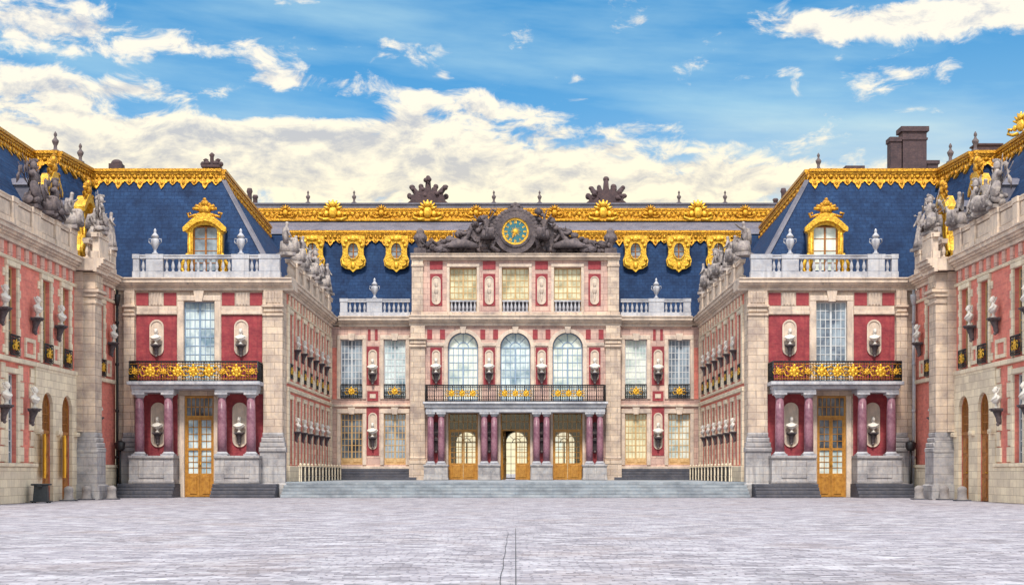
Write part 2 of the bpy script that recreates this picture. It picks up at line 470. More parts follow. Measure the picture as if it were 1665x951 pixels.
def iron_rail(parent, F, u0, u1, z, d, orn, ret=0, h=1.2, step=.2, s=1.):
    mb = MB()
    def run(a, b, c0, c1):
        n = max(2, int(max(abs(b-a), abs(c1-c0))/step))
        for zz, t in ((.03,.05),(.16,.035),(h-.16,.035),(h,.055)):
            mb.tube([(a,c0,z+zz),(b,c1,z+zz)], t, 4)
        for i in range(n+1):
            f = i/n; u, dd = a+(b-a)*f, c0+(c1-c0)*f
            mb.tube([(u,dd,z+.03),(u,dd,z+h)], .022 if i % 4 else .04, 4)
            if i < n:
                um = u+(b-a)/n*.5; dm = dd+(c1-c0)/n*.5
                mb.tube([(u,dd,z+.3),(um,dm,z+.5),(u+(b-a)/n,dd+(c1-c0)/n,z+.3)], .02, 4)
                mb.tube([(u,dd,z+h-.3),(um,dm,z+h-.5),(u+(b-a)/n,dd+(c1-c0)/n,z+h-.3)], .02, 4)
    run(u0, u1, d, d)
    if ret:
        run(u0, u0, d-ret, d); run(u1, u1, d-ret, d)
    o = part('railing', mb, 'iron', parent, F)
    for u in orn:
        part('gilded_ornament', rosette(), None, o, at(F, u, d+.02, z+h*.5) @ Matrix.Scale(s, 4))
    return o
def gilded_edge(parent, A, B, z0, z1, slope, drop=.85, over=.25, name='gilded_cornice'):
    """gilt moulding along a roof break from A to B (seen left to right from outside) with hanging lambrequins"""
    ax, ay = A; bx, by = B
    L = math.hypot(bx-ax, by-ay)
    F = frame(ax, ay, math.degrees(math.atan2(by-ay, bx-ax)))
    h = z1-z0
    mb = MB()
    mb.box(0, L, -.5, over, z0+h*.72, z1); mb.box(0, L, -.45, over-.08, z0+h*.5, z0+h*.72)
    mb.box(0, L, -.4, over-.16, z0, z0+h*.5)
    n = max(1, int(round(L/.75))); w = L/n
    sh = lambda z: max(0, z0-z)*slope
    for i in range(n):
        u = w*(i+.5)
        big = i % 2 == 0
        dr = drop if big else drop*.62
        pts = [(u-w*.5, z0+.05), (u-w*.5, z0-dr*.3), (u-w*.3, z0-dr*.42), (u-w*.2, z0-dr*.7), (u, z0-dr), (u+w*.2, z0-dr*.7), (u+w*.3, z0-dr*.42), (u+w*.5, z0-dr*.3), (u+w*.5, z0+.05)]
        mb.prism(pts, -.05, .12, sh)
        mb.ball((u, .17+sh(z0-dr*.4), z0-dr*.4), (.11,.07,.16), 6, 5)
        mb.ball((u-w*.5, over-.1, z0+h*.25), (.16,.07,.13), 6, 5)
        mb.ball((u, over-.1, z0+h*.25), (.1,.06,.15), 6, 5)
    return part(name, mb, 'gold', parent, F)
def finial(parent, M, h=1.3, mat='pediment_stone'):
    mb = cached(('fin', h, mat), lambda: MB().lathe([(.26,0),(.26,.12),(.12,.2),(.1,.4),(.2,.62),(.22,.72),(.1,.86),(.06,.98),(.11,1.06),(.1,1.16),(.02,1.3)], 10).mesh('finial', mat))
    return part('finial', mb, None, parent, M @ Matrix.Scale(h/1.3, 4))
def crest(parent, M, big=True):
    def make():
        mb = MB(); s = 1. if big else .72
        mb.ball((0,.1,.55*s),(.3*s,.16,.4*s)); mb.ball((0,.15,1.05*s),(.2*s,.15,.22*s))
        for k in range(-3, 4):
            a = math.radians(90-k*26)
            mb.tube([(.25*s*math.cos(a),.05,.75*s+.2*s*math.sin(a)), (.62*s*math.cos(a),.05,.8*s+.58*s*math.sin(a))], .12*s, 5, .05*s)
        for sg in (-1, 1):
            mb.tube([(sg*.2*s,.1,.1),(sg*.6*s,.1,.06),(sg*.95*s,.1,.2),(sg*.9*s,.1,.46*s),(sg*.68*s,.1,.4*s)], .11*s, 6)
            mb.ball((sg*.42*s,.1,.45*s),(.2*s,.12,.2*s), 6, 5)
        return mb.mesh('crest_ornament', 'gold_bright' if big else 'gold')
    return part('crest_ornament', cached(('crest', big), make), None, parent, M)

# ------------------------------------------------------------------ sculpture
def skin(verts, edges, radii, sub=1):
    me = bpy.data.meshes.new('figure'); me.from_pydata(verts, edges, [])
    o = bpy.data.objects.new('figure', me); COL.objects.link(o)
    o.modifiers.new('s', 'SKIN')
    sv = me.skin_vertices[0].data
    for i, r in enumerate(radii): sv[i].radius = (r, r)
    sv[0].use_root = True
    m = o.modifiers.new('d', 'SUBSURF'); m.levels = sub
    ev = o.evaluated_get(bpy.context.evaluated_depsgraph_get())
    out = bpy.data.meshes.new_from_object(ev)
    bpy.data.objects.remove(o)
    return out
def figure(kind):
    """carved figure about 2.2 m tall facing -Y, base at z = 0 (object axes)"""
    mb = MB()
    if kind == 'stand':
        V = [(0,0,1.18),(0,-.02,1.42),(0,0,1.68),(0,-.02,1.82),(0,-.04,2.0),(0,-.05,2.12),
             (-.24,0,1.68),(-.40,-.08,1.42),(-.28,-.26,1.26),(.24,0,1.68),(.5,-.1,1.6),(.74,-.22,1.82),(.82,-.26,1.92),
             (-.12,0,1.08),(-.14,-.04,.62),(-.16,.02,.14),(-.16,-.14,.06),(.12,0,1.08),(.18,-.12,.64),(.16,.0,.14),(.18,-.16,.06)]
        E = [(0,1),(1,2),(2,3),(3,4),(4,5),(2,6),(6,7),(7,8),(2,9),(9,10),(10,11),(11,12),(0,13),(13,14),(14,15),(15,16),(0,17),(17,18),(18,19),(19,20)]
        R = [.18,.16,.18,.075,.12,.09,.085,.06,.045,.085,.06,.042,.04,.14,.11,.065,.05,.14,.11,.065,.05]
        mb.merge(skin(V, E, R))
        mb.loft([(.0,.4,.34),(.3,.34,.3),(.7,.27,.25),(1.1,.22,.2),(1.3,.17,.15)], 28, True, None, .2, 7)
        mb.loft([(.2,.1,.08,.34,-.16),(.8,.16,.1,.3,-.2),(1.4,.2,.1,.16,-.2),(1.72,.14,.09,.06,-.16)], 20, True, None, .22, 5)
    elif kind == 'sit':
        V = [(0,.02,.72),(0,.0,.98),(0,.0,1.24),(0,-.03,1.38),(.03,-.06,1.55),(.04,-.07,1.66),
             (-.24,0,1.22),(-.46,.02,.98),(-.52,-.1,.74),(.24,0,1.22),(.52,-.12,1.3),(.78,-.24,1.46),
             (-.13,0,.66),(-.2,-.5,.74),(-.24,-.52,.3),(-.24,-.66,.08),(.13,0,.66),(.22,-.52,.68),(.3,-.44,.26),(.32,-.58,.08)]
        E = [(0,1),(1,2),(2,3),(3,4),(4,5),(2,6),(6,7),(7,8),(2,9),(9,10),(10,11),(0,12),(12,13),(13,14),(14,15),(0,16),(16,17),(17,18),(18,19)]
        R = [.18,.16,.18,.075,.12,.09,.085,.06,.045,.085,.058,.042,.15,.12,.08,.055,.15,.12,.08,.055]
        mb.merge(skin(V, E, R))
        mb.loft([(.0,.5,.42,0,.1),(.35,.44,.36,0,.08),(.62,.34,.3,0,.04)], 16, True, None, .1, 5)
        mb.loft([(.02,.42,.2,0,.42),(.4,.34,.2,0,.44),(.74,.3,.2,0,.36)], 18, True, None, .16, 7)
        mb.loft([(.5,.2,.12,-.3,-.12),(.9,.2,.12,-.26,-.16),(1.3,.14,.1,-.16,-.14)], 10, True, None, .15, 4)
    elif kind == 'lie':
        V = [(0,0,.42),(.22,-.02,.66),(.4,0,.9),(.48,-.02,1.04),(.54,-.05,1.2),(.56,-.06,1.3),
             (.5,.1,.84),(.72,.06,.56),(.9,-.08,.4),(.24,-.16,.92),(-.02,-.3,.86),(-.26,-.34,.98),
             (-.1,.06,.36),(-.62,.0,.56),(-1.0,.06,.2),(-1.2,-.06,.12),(-.08,-.16,.34),(-.6,-.22,.3),(-1.1,-.22,.14),(-1.3,-.28,.12)]
        E = [(0,1),(1,2),(2,3),(3,4),(4,5),(2,6),(6,7),(7,8),(2,9),(9,10),(10,11),(0,12),(12,13),(13,14),(14,15),(0,16),(16,17),(17,18),(18,19)]
        R = [.22,.2,.21,.1,.15,.11,.11,.09,.07,.11,.09,.07,.17,.14,.09,.06,.17,.13,.09,.06]
        mb.merge(skin(V, E, R))
        mb.loft([(.0,1.3,.4,-.2,.05),(.25,1.1,.36,-.15,.06),(.5,.4,.24,-.1,.06)], 20, True, None, .08, 9)
    return mb
def trophy(seed, h=2.6, w=1.1):
    """heap of carved arms: breastplate, plumed helmet, shields, lances and banners"""
    r = random.Random(seed); mb = MB()
    for k in range(16):
        a = 2*PI*k/16 + r.uniform(-.2, .2); q = r.uniform(.5, 1.0)
        c = (w*.62*q*math.cos(a), w*.45*q*math.sin(a), h*r.uniform(.03, .22)*(1.3-q*.6))
        t = r.random()
        if t < .4: mb.ball(c, (r.uniform(.12,.24), r.uniform(.12,.2), r.uniform(.1,.2)), 8, 6, RY(r.uniform(-50,50)))
        elif t < .7: mb.loft([(-.03,.3,.24),(.02,.28,.22),(.08,.12,.1),(.1,.03,.03)], 12, True, T(*c) @ RZ(math.degrees(a)-90) @ RX(r.uniform(-80,-40)), .0)
        else: mb.tube([c, (c[0]*1.35, c[1]*1.2, c[2]+r.uniform(.1,.5))], .07, 6, .035)
    mb.loft([(0,w*.36,w*.3),(h*.2,w*.3,w*.26),(h*.3,w*.18,w*.18)], 14, True, None, .16, 5)
    mb.loft([(h*.26,.26,.18,0,0),(h*.30,.28,.2),(h*.34,.2,.16),(h*.44,.3,.22),(h*.54,.36,.22),(h*.60,.3,.16),(h*.63,.13,.11),(h*.68,.11,.1)], 18, True, None, .06, 8)
    for sg in (-1, 1): mb.loft([(-.16,.09,.1),(0,.15,.15),(.1,.12,.12),(.15,.04,.04)], 10, True, T(sg*.36, 0, h*.57) @ RY(sg*35), .1, 5)
    mb.loft([(h*.66,.1,.11),(h*.7,.15,.17),(h*.76,.155,.18),(h*.81,.1,.12),(h*.83,.03,.04)], 12)
    mb.loft([(h*.69,.02,.08,0,.16),(h*.72,.02,.1,0,.2)], 6)
    for k in range(6): mb.ball((0, .16-.09*k, h*(.83+.035*math.sin(k*.62)) - .03*k), (.05,.07,.09), 6, 5)
    for k in range(11):
        a = -1.25 + 2.5*k/10 + r.uniform(-.08, .08); L = r.uniform(.48, .66)*h
        b = Vector((.1*math.sin(a), r.uniform(-.22,-.05), h*.34)); e = b + Vector((L*math.sin(a), r.uniform(-.12,.05), L*math.cos(a)*.92))
        mb.tube([b, e], .026, 5, .02)
        if k % 3 == 0:
            mb.loft([(0,.07,.025),(.07,.05,.02),(.22,.005,.005)], 6, True, T(*e) @ RY(math.degrees(a)))
        elif k % 3 == 1:
            m = b.lerp(e, .8); vs = []; sg = 1 if a > 0 else -1
            for i in range(7):
                for t in (.0, .38): vs.append((m.x + sg*(.09*i), m.y + .06*math.sin(i*1.5+k) + .03, m.z + .1 - t - .045*i*i*.35))
            n = len(vs); vs += [(x, y+.025, z) for x, y, z in vs]
            fs = []
            for i in range(6):
                p = 2*i; fs += [(p,p+1,p+3,p+2), (n+p,n+p+1,n+p+3,n+p+2), (p,p+2,n+p+2,n+p), (p+1,p+3,n+p+3,n+p+1)]
            fs += [(0,1,n+1,n), (12,13,n+13,n+12)]
            mb.add(vs, fs, True)
        else: mb.ball(tuple(e), (.06,.03,.13), 6, 5, RY(math.degrees(a)))
    for sg in (-1, 1):
        mb.loft([(-.05,.34,.44),(.0,.33,.43),(.06,.24,.32),(.1,.08,.1),(.15,.03,.03)], 16, True, T(sg*w*.4, .24, h*.28) @ RZ(sg*-25) @ RX(-78))
    return mb
def bust_mesh(mat='bust_stone', var=0):
    mb = MB()
    mb.loft([(0,.16,.15),(.05,.17,.16),(.09,.09,.09),(.2,.08,.08),(.25,.14,.11)], 12)
    mb.loft([(.24,.1,.1,0,.03),(.32,.26,.17,0,.03),(.46,.40,.2,0,.02),(.56,.42,.19,0,-.01),(.64,.32,.15,0,-.02),(.7,.14,.11,0,0),(.76,.085,.09,0,.02),(.84,.085,.09,0,.03)], 22, True, None, .07, 6)
    mb.loft([(.80,.05,.06,0,.07),(.84,.085,.10,0,.08),(.93,.108,.13,0,.06),(1.02,.112,.145,0,.04),(1.09,.095,.125,0,.03),(1.15,.045,.06,0,.02)], 14)
    mb.loft([(.90,.016,.025,0,.19),(.935,.024,.04,0,.2),(.99,.014,.025,0,.18)], 6)
    for sg in (-1, 1):
        mb.ball((sg*.115, .02, .95), (.02,.032,.045), 6, 5)
        mb.ball((sg*.045, .165, .995), (.028,.025,.015), 6, 4)
        for k in range(4): mb.ball((sg*(.1-.008*k), -.03-.035*k, .84+.07*k), (.045,.05,.06), 6, 5)
    for k in range(7):
        a = PI*k/6; mb.ball((.1*math.cos(a), -.02+.03*math.sin(a), 1.05+.08*math.sin(a)), .045, 6, 5)
    if var != 1: mb.tube([(-.4,.06,.5),(-.15,.2,.42),(.12,.22,.46),(.34,.1,.6)], .06, 6)
    else: mb.loft([(.3,.2,.1,0,.14),(.45,.3,.12,0,.13),(.6,.24,.08,0,.08)], 10, True, None, .15, 4)
    if var == 2: mb.loft([(.76,.05,.05,0,.12),(.84,.07,.07,0,.15),(.9,.06,.05,0,.15)], 8)
    t = math.radians((0, 32, -28)[var])
    for i, (x, y, z) in enumerate(mb.v):
        f = min(1, max(0, (z-.74)/.12)); a = t*f
        mb.v[i] = (x*math.cos(a)-y*math.sin(a), x*math.sin(a)+y*math.cos(a), z)
    return mb.mesh('carved_head', mat)
def console_mesh():
    mb = MB()
    mb.box(-.34, .34, -.02, .52, -.09, 0); mb.box(-.29, .29, -.02, .46, -.16, -.09)
    mb.loft([(-.85,.07,.08,0,.06),(-.7,.16,.14,0,.1),(-.5,.15,.15,0,.13),(-.3,.2,.2,0,.18),(-.16,.27,.24,0,.2)], 12)
    mb.ball((0,.16,-.84),(.1,.1,.1), 8, 6)
    return mb.mesh('console', 'pediment_stone')
URN = [(.2,0),(.2,.08),(.1,.14),(.08,.3),(.13,.38),(.24,.62),(.28,.86),(.25,.98),(.17,1.04),(.2,1.1),(.26,1.14),(.2,1.24),(.12,1.34),(.07,1.42),(.09,1.5),(.08,1.58),(.02,1.68)]

BUST = {}
def bust(F, u, d, z, label, group, mat='bust_stone', s=1.):
    """bust on its carved wall console: one thing"""
    var = len(WM) % 3; key = (mat, var)
    M = at(F, u, d, z) @ Matrix.Scale(s, 4)
    if key not in BUST:
        t = thing('bust', M, label, 'bust', group)
        part('carved_head', bust_mesh(mat, var), None, t, M @ T(0, -.24, 0))
        part('console', console_mesh(), None, t, M)
        BUST[key] = t
        return t
    t = clone(BUST[key], M, label); t['group'] = group
    return t
PROTO = {}
def statue(kind, M, label, group, mat='statue_stone', seed=0):
    k = (kind, mat, seed)
    if k not in PROTO:
        t = thing('statue' if kind != 'trophy' else 'carved_trophy', M, label, 'statue' if kind != 'trophy' else 'sculpture', group)
        mb = figure(kind) if kind != 'trophy' else trophy(seed)
        part('carved_figure' if kind != 'trophy' else 'carved_arms', mb, mat, t, M @ T(0,0,.16))
        part('plinth', MB().box(-.5,.5,-.36,.36,0,.17), mat, t, M)
        PROTO[k] = t
        return t
    t = clone(PROTO[k], M, label); t['group'] = group
    return t
def vase(M, label, group):
    if 'vase' not in PROTO:
        t = thing('stone_vase', M, label, 'vase', group)
        part('vase_body', MB().lathe(URN[:11], 16), 'stone_cool', t, M)
        part('lid', MB().lathe([(.262,1.143)]+URN[11:], 16), 'stone_cool', t, M)
        mb = MB()
        for sg in (-1, 1): mb.tube([(sg*.25,0,.66),(sg*.4,0,.8),(sg*.38,0,1.02),(sg*.24,0,1.0)], .035, 6)
        part('handles', mb, 'stone_cool', t, M)
        PROTO['vase'] = t
        return t
    t = clone(PROTO['vase'], M, label); t['group'] = group
    return t
SIDE = {-1: 'left', 1: 'right'}

# ================================================================== SETTING
def sheet(name, mb, mat, label, cat='ground'):
    o = part(name, mb, mat, None, Matrix())
    return tag(o, label, cat, None, 'structure')
mb = MB().add([(-900,300,0),(900,300,0),(900,-1600,0),(-900,-1600,0)], [(0,1,2,3)])
sheet('courtyard', mb, 'paving', 'wide lavender grey cobbled courtyard in front of the palace')
mb = MB()                                   # gutter slots in the middle of the court
mb.box(0, .014, 52, 74, .002, .008)
pts = [(-.2+.012*math.sin(k*1.9)-.002*k, 55+1.3*k) for k in range(15)]
for (a, b), (c, e) in zip(pts, pts[1:]): mb.add([(a,b,.006),(a+.012,b,.006),(c+.012,e,.006),(c,e,.006)], [(0,1,2,3)])
sheet('courtyard_gutter', mb, 'iron', 'two thin dark gutter lines running down the middle of the court', 'gutter')
mb = MB()
mb.box(-15.05, 15.05, -25.2, -.02, 0, 1.0)
sheet('terrace', mb, 'step_stone', 'raised stone floor of the inner court above the steps', 'terrace')
mb = MB()
for k in range(5):
    mb.bbox(-14.95, 14.95, 0, 2.1-.42*k, .2*k+.004, .2*(k+1)-.002, .025)
mb.bbox(-14.9, 14.9, -.6, .06, 1.0, 1.012, .004)
sheet('steps', mb, 'step_stone', 'five wide blue grey stone steps across the inner court', 'steps')

# ================================================================== CENTRAL BLOCK
F0 = frame(0, 24, 0)
pal = thing('palace_block', F0, 'central palace front with clock pediment, arched windows and long gilded roof crest', 'building')
DOORS = (-4.25, 0, 4.25)
for sg in (-1, 1):
    a, b = sorted((sg*8.5, sg*15.08))
    ops = [(c-.88, c+.88, lo, hi) for c in (sg*9.86, sg*13.4) for lo, hi in ((2.25,6.43),(7.64,12.46))]
    part('wall', wall(MB(), a, b, 1.0, 13.5, ops, 0, -.4), 'stone_pink', pal, F0)
ops = [(c-1.2, c+1.2, 1.0, 6.5) for c in DOORS] + [(c-1.22, c+1.22, 7.4, 13.0) for c in DOORS]
mb = wall(MB(), -8.5, 8.5, 1.0, 13.5, ops, .8, .35)
for c in DOORS: arch_fill(mb, c, 2.44, 11.76, 13.0, .798, .36)
part('wall', mb, 'stone_pink', pal, F0)
mb = MB()                                   # dark interior cores and the vestibule
for sg in (-1, 1):
    a, b = sorted((sg*8.3, sg*14.9)); mb.box(a, b, -14, -.45, 1.0, 7.0)
    a, b = sorted((sg*8.2, sg*8.6)); mb.box(a, b, -.44, .3, 1.0, 7.0)
mb.box(-14.9, 14.9, -14, -.47, 7.0, 14.2); mb.box(-8.3, 8.3, -.46, .3, 7.0, 13.4)
part('interior', mb, 'room', pal, F0)
mb = wall(MB(), -8.3, 8.3, 1.0, 7.0, [(c-1.0, c+1.0, 1.0, 5.4) for c in (-4.45, .1, 4.45)], -13.2, -13.6)
for c in (-4.45, .1, 4.45): arch_fill(mb, c, 2.0, 4.35, 5.4, -13.2, -13.6)
part('rear_wall', mb, 'room', pal, F0)
for c in (-4.45, .1, 4.45):
    o = part('rear_window', window_mesh(2.0, 3.3, 4, 5, 'wood_pale', True, mu=.04), None, pal, at(F0, c, -13.5, 1.04))
    part('glass_pane', pane_mesh(1.94, 3.3, 'glass_clear', True), None, o, at(F0, c, -13.5, 1.04))
# side bays
KIND = {-13.4: ('glass_grey','wood_white','glass_dark'), -9.86: ('glass_light','wood_white','glass_grey'), 9.86: ('glass_white','wood_white','glass_yellow'), 13.4: ('glass_grey','wood_white','glass_white')}
for c, (gu, wu, gl) in KIND.items():
    window(pal, F0, c, -.34, 7.64, 1.76, 4.82, 6, 9, wu, gu)
    window(pal, F0, c, -.34, 2.25, 1.76, 4.18, 6, 7, 'wood_pale', gl, solid=.45)
    for lo, hi in ((2.25, 6.43), (7.64, 12.46)):
        mb = MB()
        for s2 in (-1, 1): mb.bbox(*sorted((c+s2*.9, c+s2*1.2)), 0, .1, lo-.05, hi+.0)
        mb.bbox(c-1.2, c+1.2, 0, .12, hi, hi+.36); mb.prism([(c-.2,hi-.06),(c+.2,hi-.06),(c+.3,hi+.5),(c-.3,hi+.5)], .0, .2)
        part('window_surround', mb, 'stone_smooth', pal, F0)
    iron_rail(pal, F0, c-.86, c+.86, 7.68, .12, [c], 0, 1.1, .16, .8)
for sg in (-1, 1):
    u = sg*11.66
    panel(pal, F0, u-.5, u+.5, 8.75, 11.9, 0); panel(pal, F0, u-.45, u+.45, 7.45, 8.25, 0); panel(pal, F0, u-.5, u+.5, 3.0, 6.95, 0)
    panel(pal, F0, u-.4, u-.18, 12.4, 13.3, 0); panel(pal, F0, u+.18, u+.4, 12.4, 13.3, 0)
    panel(pal, F0, u-.24, u+.24, 7.68, 8.02, .04, 'stone_smooth', 'stone_tablet')
    niche(pal, F0, u, .03, 10.35, .72, 2.6); niche(pal, F0, u, .03, 5.0, .72, 3.0)
    a, b = sorted((sg*14.6, sg*15.0))
    panel(pal, F0, a, b, 7.6, 11.8, 0, 'brick_salmon')
    mb = MB()
    a, b = sorted((sg*8.5, sg*15.05)); mb.bbox(a, b, 0, .16, 6.98, 7.16)
    mb.bbox(a, b, 0, .2, 1.9, 2.12)
    part('string_course', mb, 'stone_smooth', pal, F0)
    mb = MB()
    a, b = sorted((sg*8.0, sg*14.5))
    for k in range(4): mb.bbox(a, b, 0, 1.3-.3*k, 1.0+.23*k+.004, 1.0+.23*(k+1), .03)
    part('plinth_steps', mb, 'stone_dark', pal, F0)
# central projection
for sg in (-1, 1):
    mb = MB(); a, b = sorted((sg*7.32, sg*8.52))
    mb.box(a, b, .8, 1.06, 2.9, 11.75); mb.bbox(a-.1, b+.1, .8, 1.2, 11.75, 11.95); mb.bbox(a-.06, b+.06, .8, 1.14, 12.0, 12.35, .06)
    mb.bbox(a-.12, b+.12, .8, 1.25, 12.35, 12.5); mb.box(a+.02, b-.02, .8, 1.05, 12.5, 13.5)
    mb.bbox(a-.1, b+.1, .8, 1.3, 2.3, 2.6); mb.bbox(a-.05, b+.05, .8, 1.2, 2.6, 2.9, .08); mb.box(a-.08, b+.08, .8, 1.26, 1.0, 2.3)
    part('pilaster', mb, 'stone', pal, F0)
for c in DOORS:
    window(pal, F0, c, .42, 7.45, 2.4, 4.3, 6, 7, 'wood_blue', 'glass_light' if c > -1 and c < 1 else 'glass_white', arch=True, rise=1.2, mu=.055)
    mb = MB()
    mb.prism(arc(c, 11.76, 1.58, 1.5, 180, 0, 18) + arc(c, 11.76, 1.24, 1.2, 0, 180, 18), .8, .92)
    for s2 in (-1, 1):
        mb.bbox(*sorted((c+s2*1.24, c+s2*1.56)), .8, .9, 7.4, 11.76)
    mb.prism([(c-.16,12.9),(c+.16,12.9),(c+.26,13.45),(c-.26,13.45)], .8, 1.02)
    part('window_surround', mb, 'stone_smooth', pal, F0)
    mb = MB()
    for s2 in (-1, 1): mb.bbox(*sorted((c+s2*1.2, c+s2*1.4)), .8, .9, 1.0, 6.5)
    part('door_surround', mb, 'stone_smooth', pal, F0)
for u in (-6.44, -2.13, 2.13, 6.44):
    panel(pal, F0, u-.47, u+.47, 8.7, 11.75, .8); niche(pal, F0, u, .83, 10.3, .68, 2.5)
    for e in (-.72, .32): panel(pal, F0, u+e, u+e+.4, 12.42, 13.2, .8)
    mb = MB().bbox(u-.8, u+.8, .8, .885, 11.85, 12.15); part('string_course', mb, 'stone_smooth', pal, F0)
    panel(pal, F0, u-.62, u+.62, 2.3, 6.5, .8, 'brick')
# doors: glazed leaves that show the far side of the vestibule
def leaf(parent, M, w, h, glass, open_=False):
    mb = MB(); fr = .11; z1 = 1.35
    mb.box(0, fr, 0, .08, 0, h); mb.box(w-fr, w, 0, .08, 0, h); mb.box(fr, w-fr, 0, .08, h-fr, h)
    mb.box(fr, w-fr, .0, .06, 0, z1); mb.bbox(fr+.1, w-fr-.1, .06, .09, .18, z1-.16)
    for k in range(1, 6): mb.box(fr, w-fr, .02, .06, z1+(h-z1)*k/6-.025, z1+(h-z1)*k/6+.025)
    for k in (1, 2): mb.box(w*k/3-.022, w*k/3+.022, .02, .06, z1, h-fr)
    o = part('door', mb, 'wood_orange', parent, M)
    part('glass_pane', MB().box(fr, w-fr, .035, .045, z1, h-fr), glass, o, M)
    part('handle', MB().tube([(w-.06,.08,1.5),(w-.06,.14,1.5),(w-.06,.14,1.75)], .02, 5), 'gold', o, M)
for c in DOORS:
    mb = MB(); mb.box(c-1.2, c-1.1, .4, .55, 1.0, 6.5); mb.box(c+1.1, c+1.2, .4, .55, 1.0, 6.5); mb.box(c-1.1, c+1.1, .4, .55, 6.38, 6.5); mb.box(c-1.1, c+1.1, .4, .54, 5.0, 5.12)
    for k in range(1, 6): mb.box(c-1.1+2.2*k/6-.022, c-1.1+2.2*k/6+.022, .42, .5, 5.12, 6.38)
    mb.box(c-1.1, c+1.1, .42, .5, 5.72, 5.77)
    o = part('door_frame', mb, 'wood_orange', pal, F0)
    part('glass_pane', MB().box(c-1.1, c+1.1, .44, .45, 5.12, 6.38), 'glass_clear', o, F0)
    if c == 0:
        leaf(pal, at(F0, -1.1, .42, 1.02, 78), 1.09, 3.98, 'glass_clear')
        leaf(pal, at(F0, 0.0, .45, 1.02, 0), 1.1, 3.98, 'glass_clear')
    else:
        leaf(pal, at(F0, c-1.1, .45, 1.02), 1.09, 3.98, 'glass_clear'); leaf(pal, at(F0, c+.01, .45, 1.02), 1.09, 3.98, 'glass_clear')
# portico
for sg in (-1, 1):
    for a, b in ((5.42, 7.32), (1.25, 2.95)):
        a, b = sorted((sg*a, sg*b))
        mb = MB().box(a, b, .8, 2.55, 1.0, 2.1); mb.bbox(a-.06, b+.06, .8, 2.62, 2.1, 2.25); mb.bbox(a-.05, b+.05, .8, 2.6, 1.0, 1.2)
        part('pedestal', mb, 'stone_plinth', pal, F0)
    for u in (6.8, 5.95, 2.5, 1.7): column(pal, F0, sg*u, 2.15, 2.25, 6.42, .27)
mb = MB().bbox(-7.2, 7.2, .8, 2.5, 6.42, 6.8); mb.bbox(-7.4, 7.4, .8, 2.78, 7.08, 7.26); mb.bbox(-7.28, 7.28, .8, 2.62, 6.8, 7.08)
part('balcony_slab', mb, 'stone_cool', pal, F0)
iron_rail(pal, F0, -7.2, 7.2, 7.27, 2.62, [c+e for c in DOORS for e in (-.85, 0, .85)], 1.7, 1.3, .18, .72)
# main cornice
mb = MB()
for sg in (-1, 1):
    a, b = sorted((sg*8.62, sg*14.42)); cornice(mb, a, b, 13.5, 14.33, 0)
cornice(mb, -8.6, 8.6, 13.5, 14.33, .8)
mb.box(-14.9, 14.9, -2, -.03, 13.6, 14.3); mb.box(-8.5, 8.5, -.02, .79, 13.6, 14.3)
part('cornice', mb, 'stone_smooth', pal, F0)
balustrade(pal, F0, -14.3, -8.6, 14.335, .2, [(-11.5, 1.25), (-14.0, .6)], .4, 'stone_cool', .32)
balustrade(pal, F0, 8.6, 14.3, 14.335, .2, [(11.5, 1.25), (14.0, .6)], .4, 'stone_cool', .32)
# attic
mb = wall(MB(), -8.35, 8.35, 14.335, 18.85, [(c-1.1, c+1.1, 14.65, 18.25) for c in DOORS], .6, .1)
mb.box(-8.3, 8.3, -3, -.02, 14.34, 18.8)
part('attic_wall', mb, 'stone_pink', pal, F0)
mb = MB().bbox(-8.5, 8.5, .6, .86, 14.34, 14.62)
for sg in (-1, 1):
    mb.bbox(*sorted((sg*7.5, sg*8.42)), .6, .82, 14.62, 18.85); mb.bbox(*sorted((sg*7.44, sg*8.46)), .6, .88, 18.3, 18.5)
part('pilaster', mb, 'stone', pal, F0)
for c in DOORS:
    window(pal, F0, c, .16, 14.67, 2.2, 3.56, 6, 7, 'wood_pale', 'glass_yellow', mu=.055)
    mb = MB(); mb.box(c-1.1, c+1.1, .38, .52, 14.66, 14.72); mb.box(c-1.1, c+1.1, .36, .54, 15.5, 15.62)
    o = part('window_guard', mb, 'stone_cool', pal, F0)
    part('dark_backing', MB().box(c-1.02, c+1.02, .27, .31, 14.76, 15.62), 'stone_dark', pal, F0)  # dark sheet added behind the balusters to darken the gaps between them
    for k in range(7): part('baluster', baluster(), None, o, at(F0, c-1.1+2.2*(k+.5)/7, .45, 14.7) @ Matrix.Scale(.95, 4))
    mb = MB()
    for s2 in (-1, 1): mb.bbox(*sorted((c+s2*1.1, c+s2*1.34)), .6, .7, 14.62, 18.3)
    mb.bbox(c-1.34, c+1.34, .6, .72, 18.3, 18.55)
    part('window_surround', mb, 'stone_smooth', pal, F0)
for u in (-6.44, -2.13, 2.13, 6.44):
    panel(pal, F0, u-.5, u+.5, 15.15, 17.75, .6); relief(pal, F0, u, .63, 16.4, .72, 2.3)
    panel(pal, F0, u-.52, u+.52, 18.1, 18.78, .6)
mb = MB(); cornice(mb, -8.5, 8.5, 18.85, 19.35, .6, .5); mb.box(-8.4, 8.4, -3, .58, 18.9, 19.3)
part('attic_cornice', mb, 'stone_smooth', pal, F0)
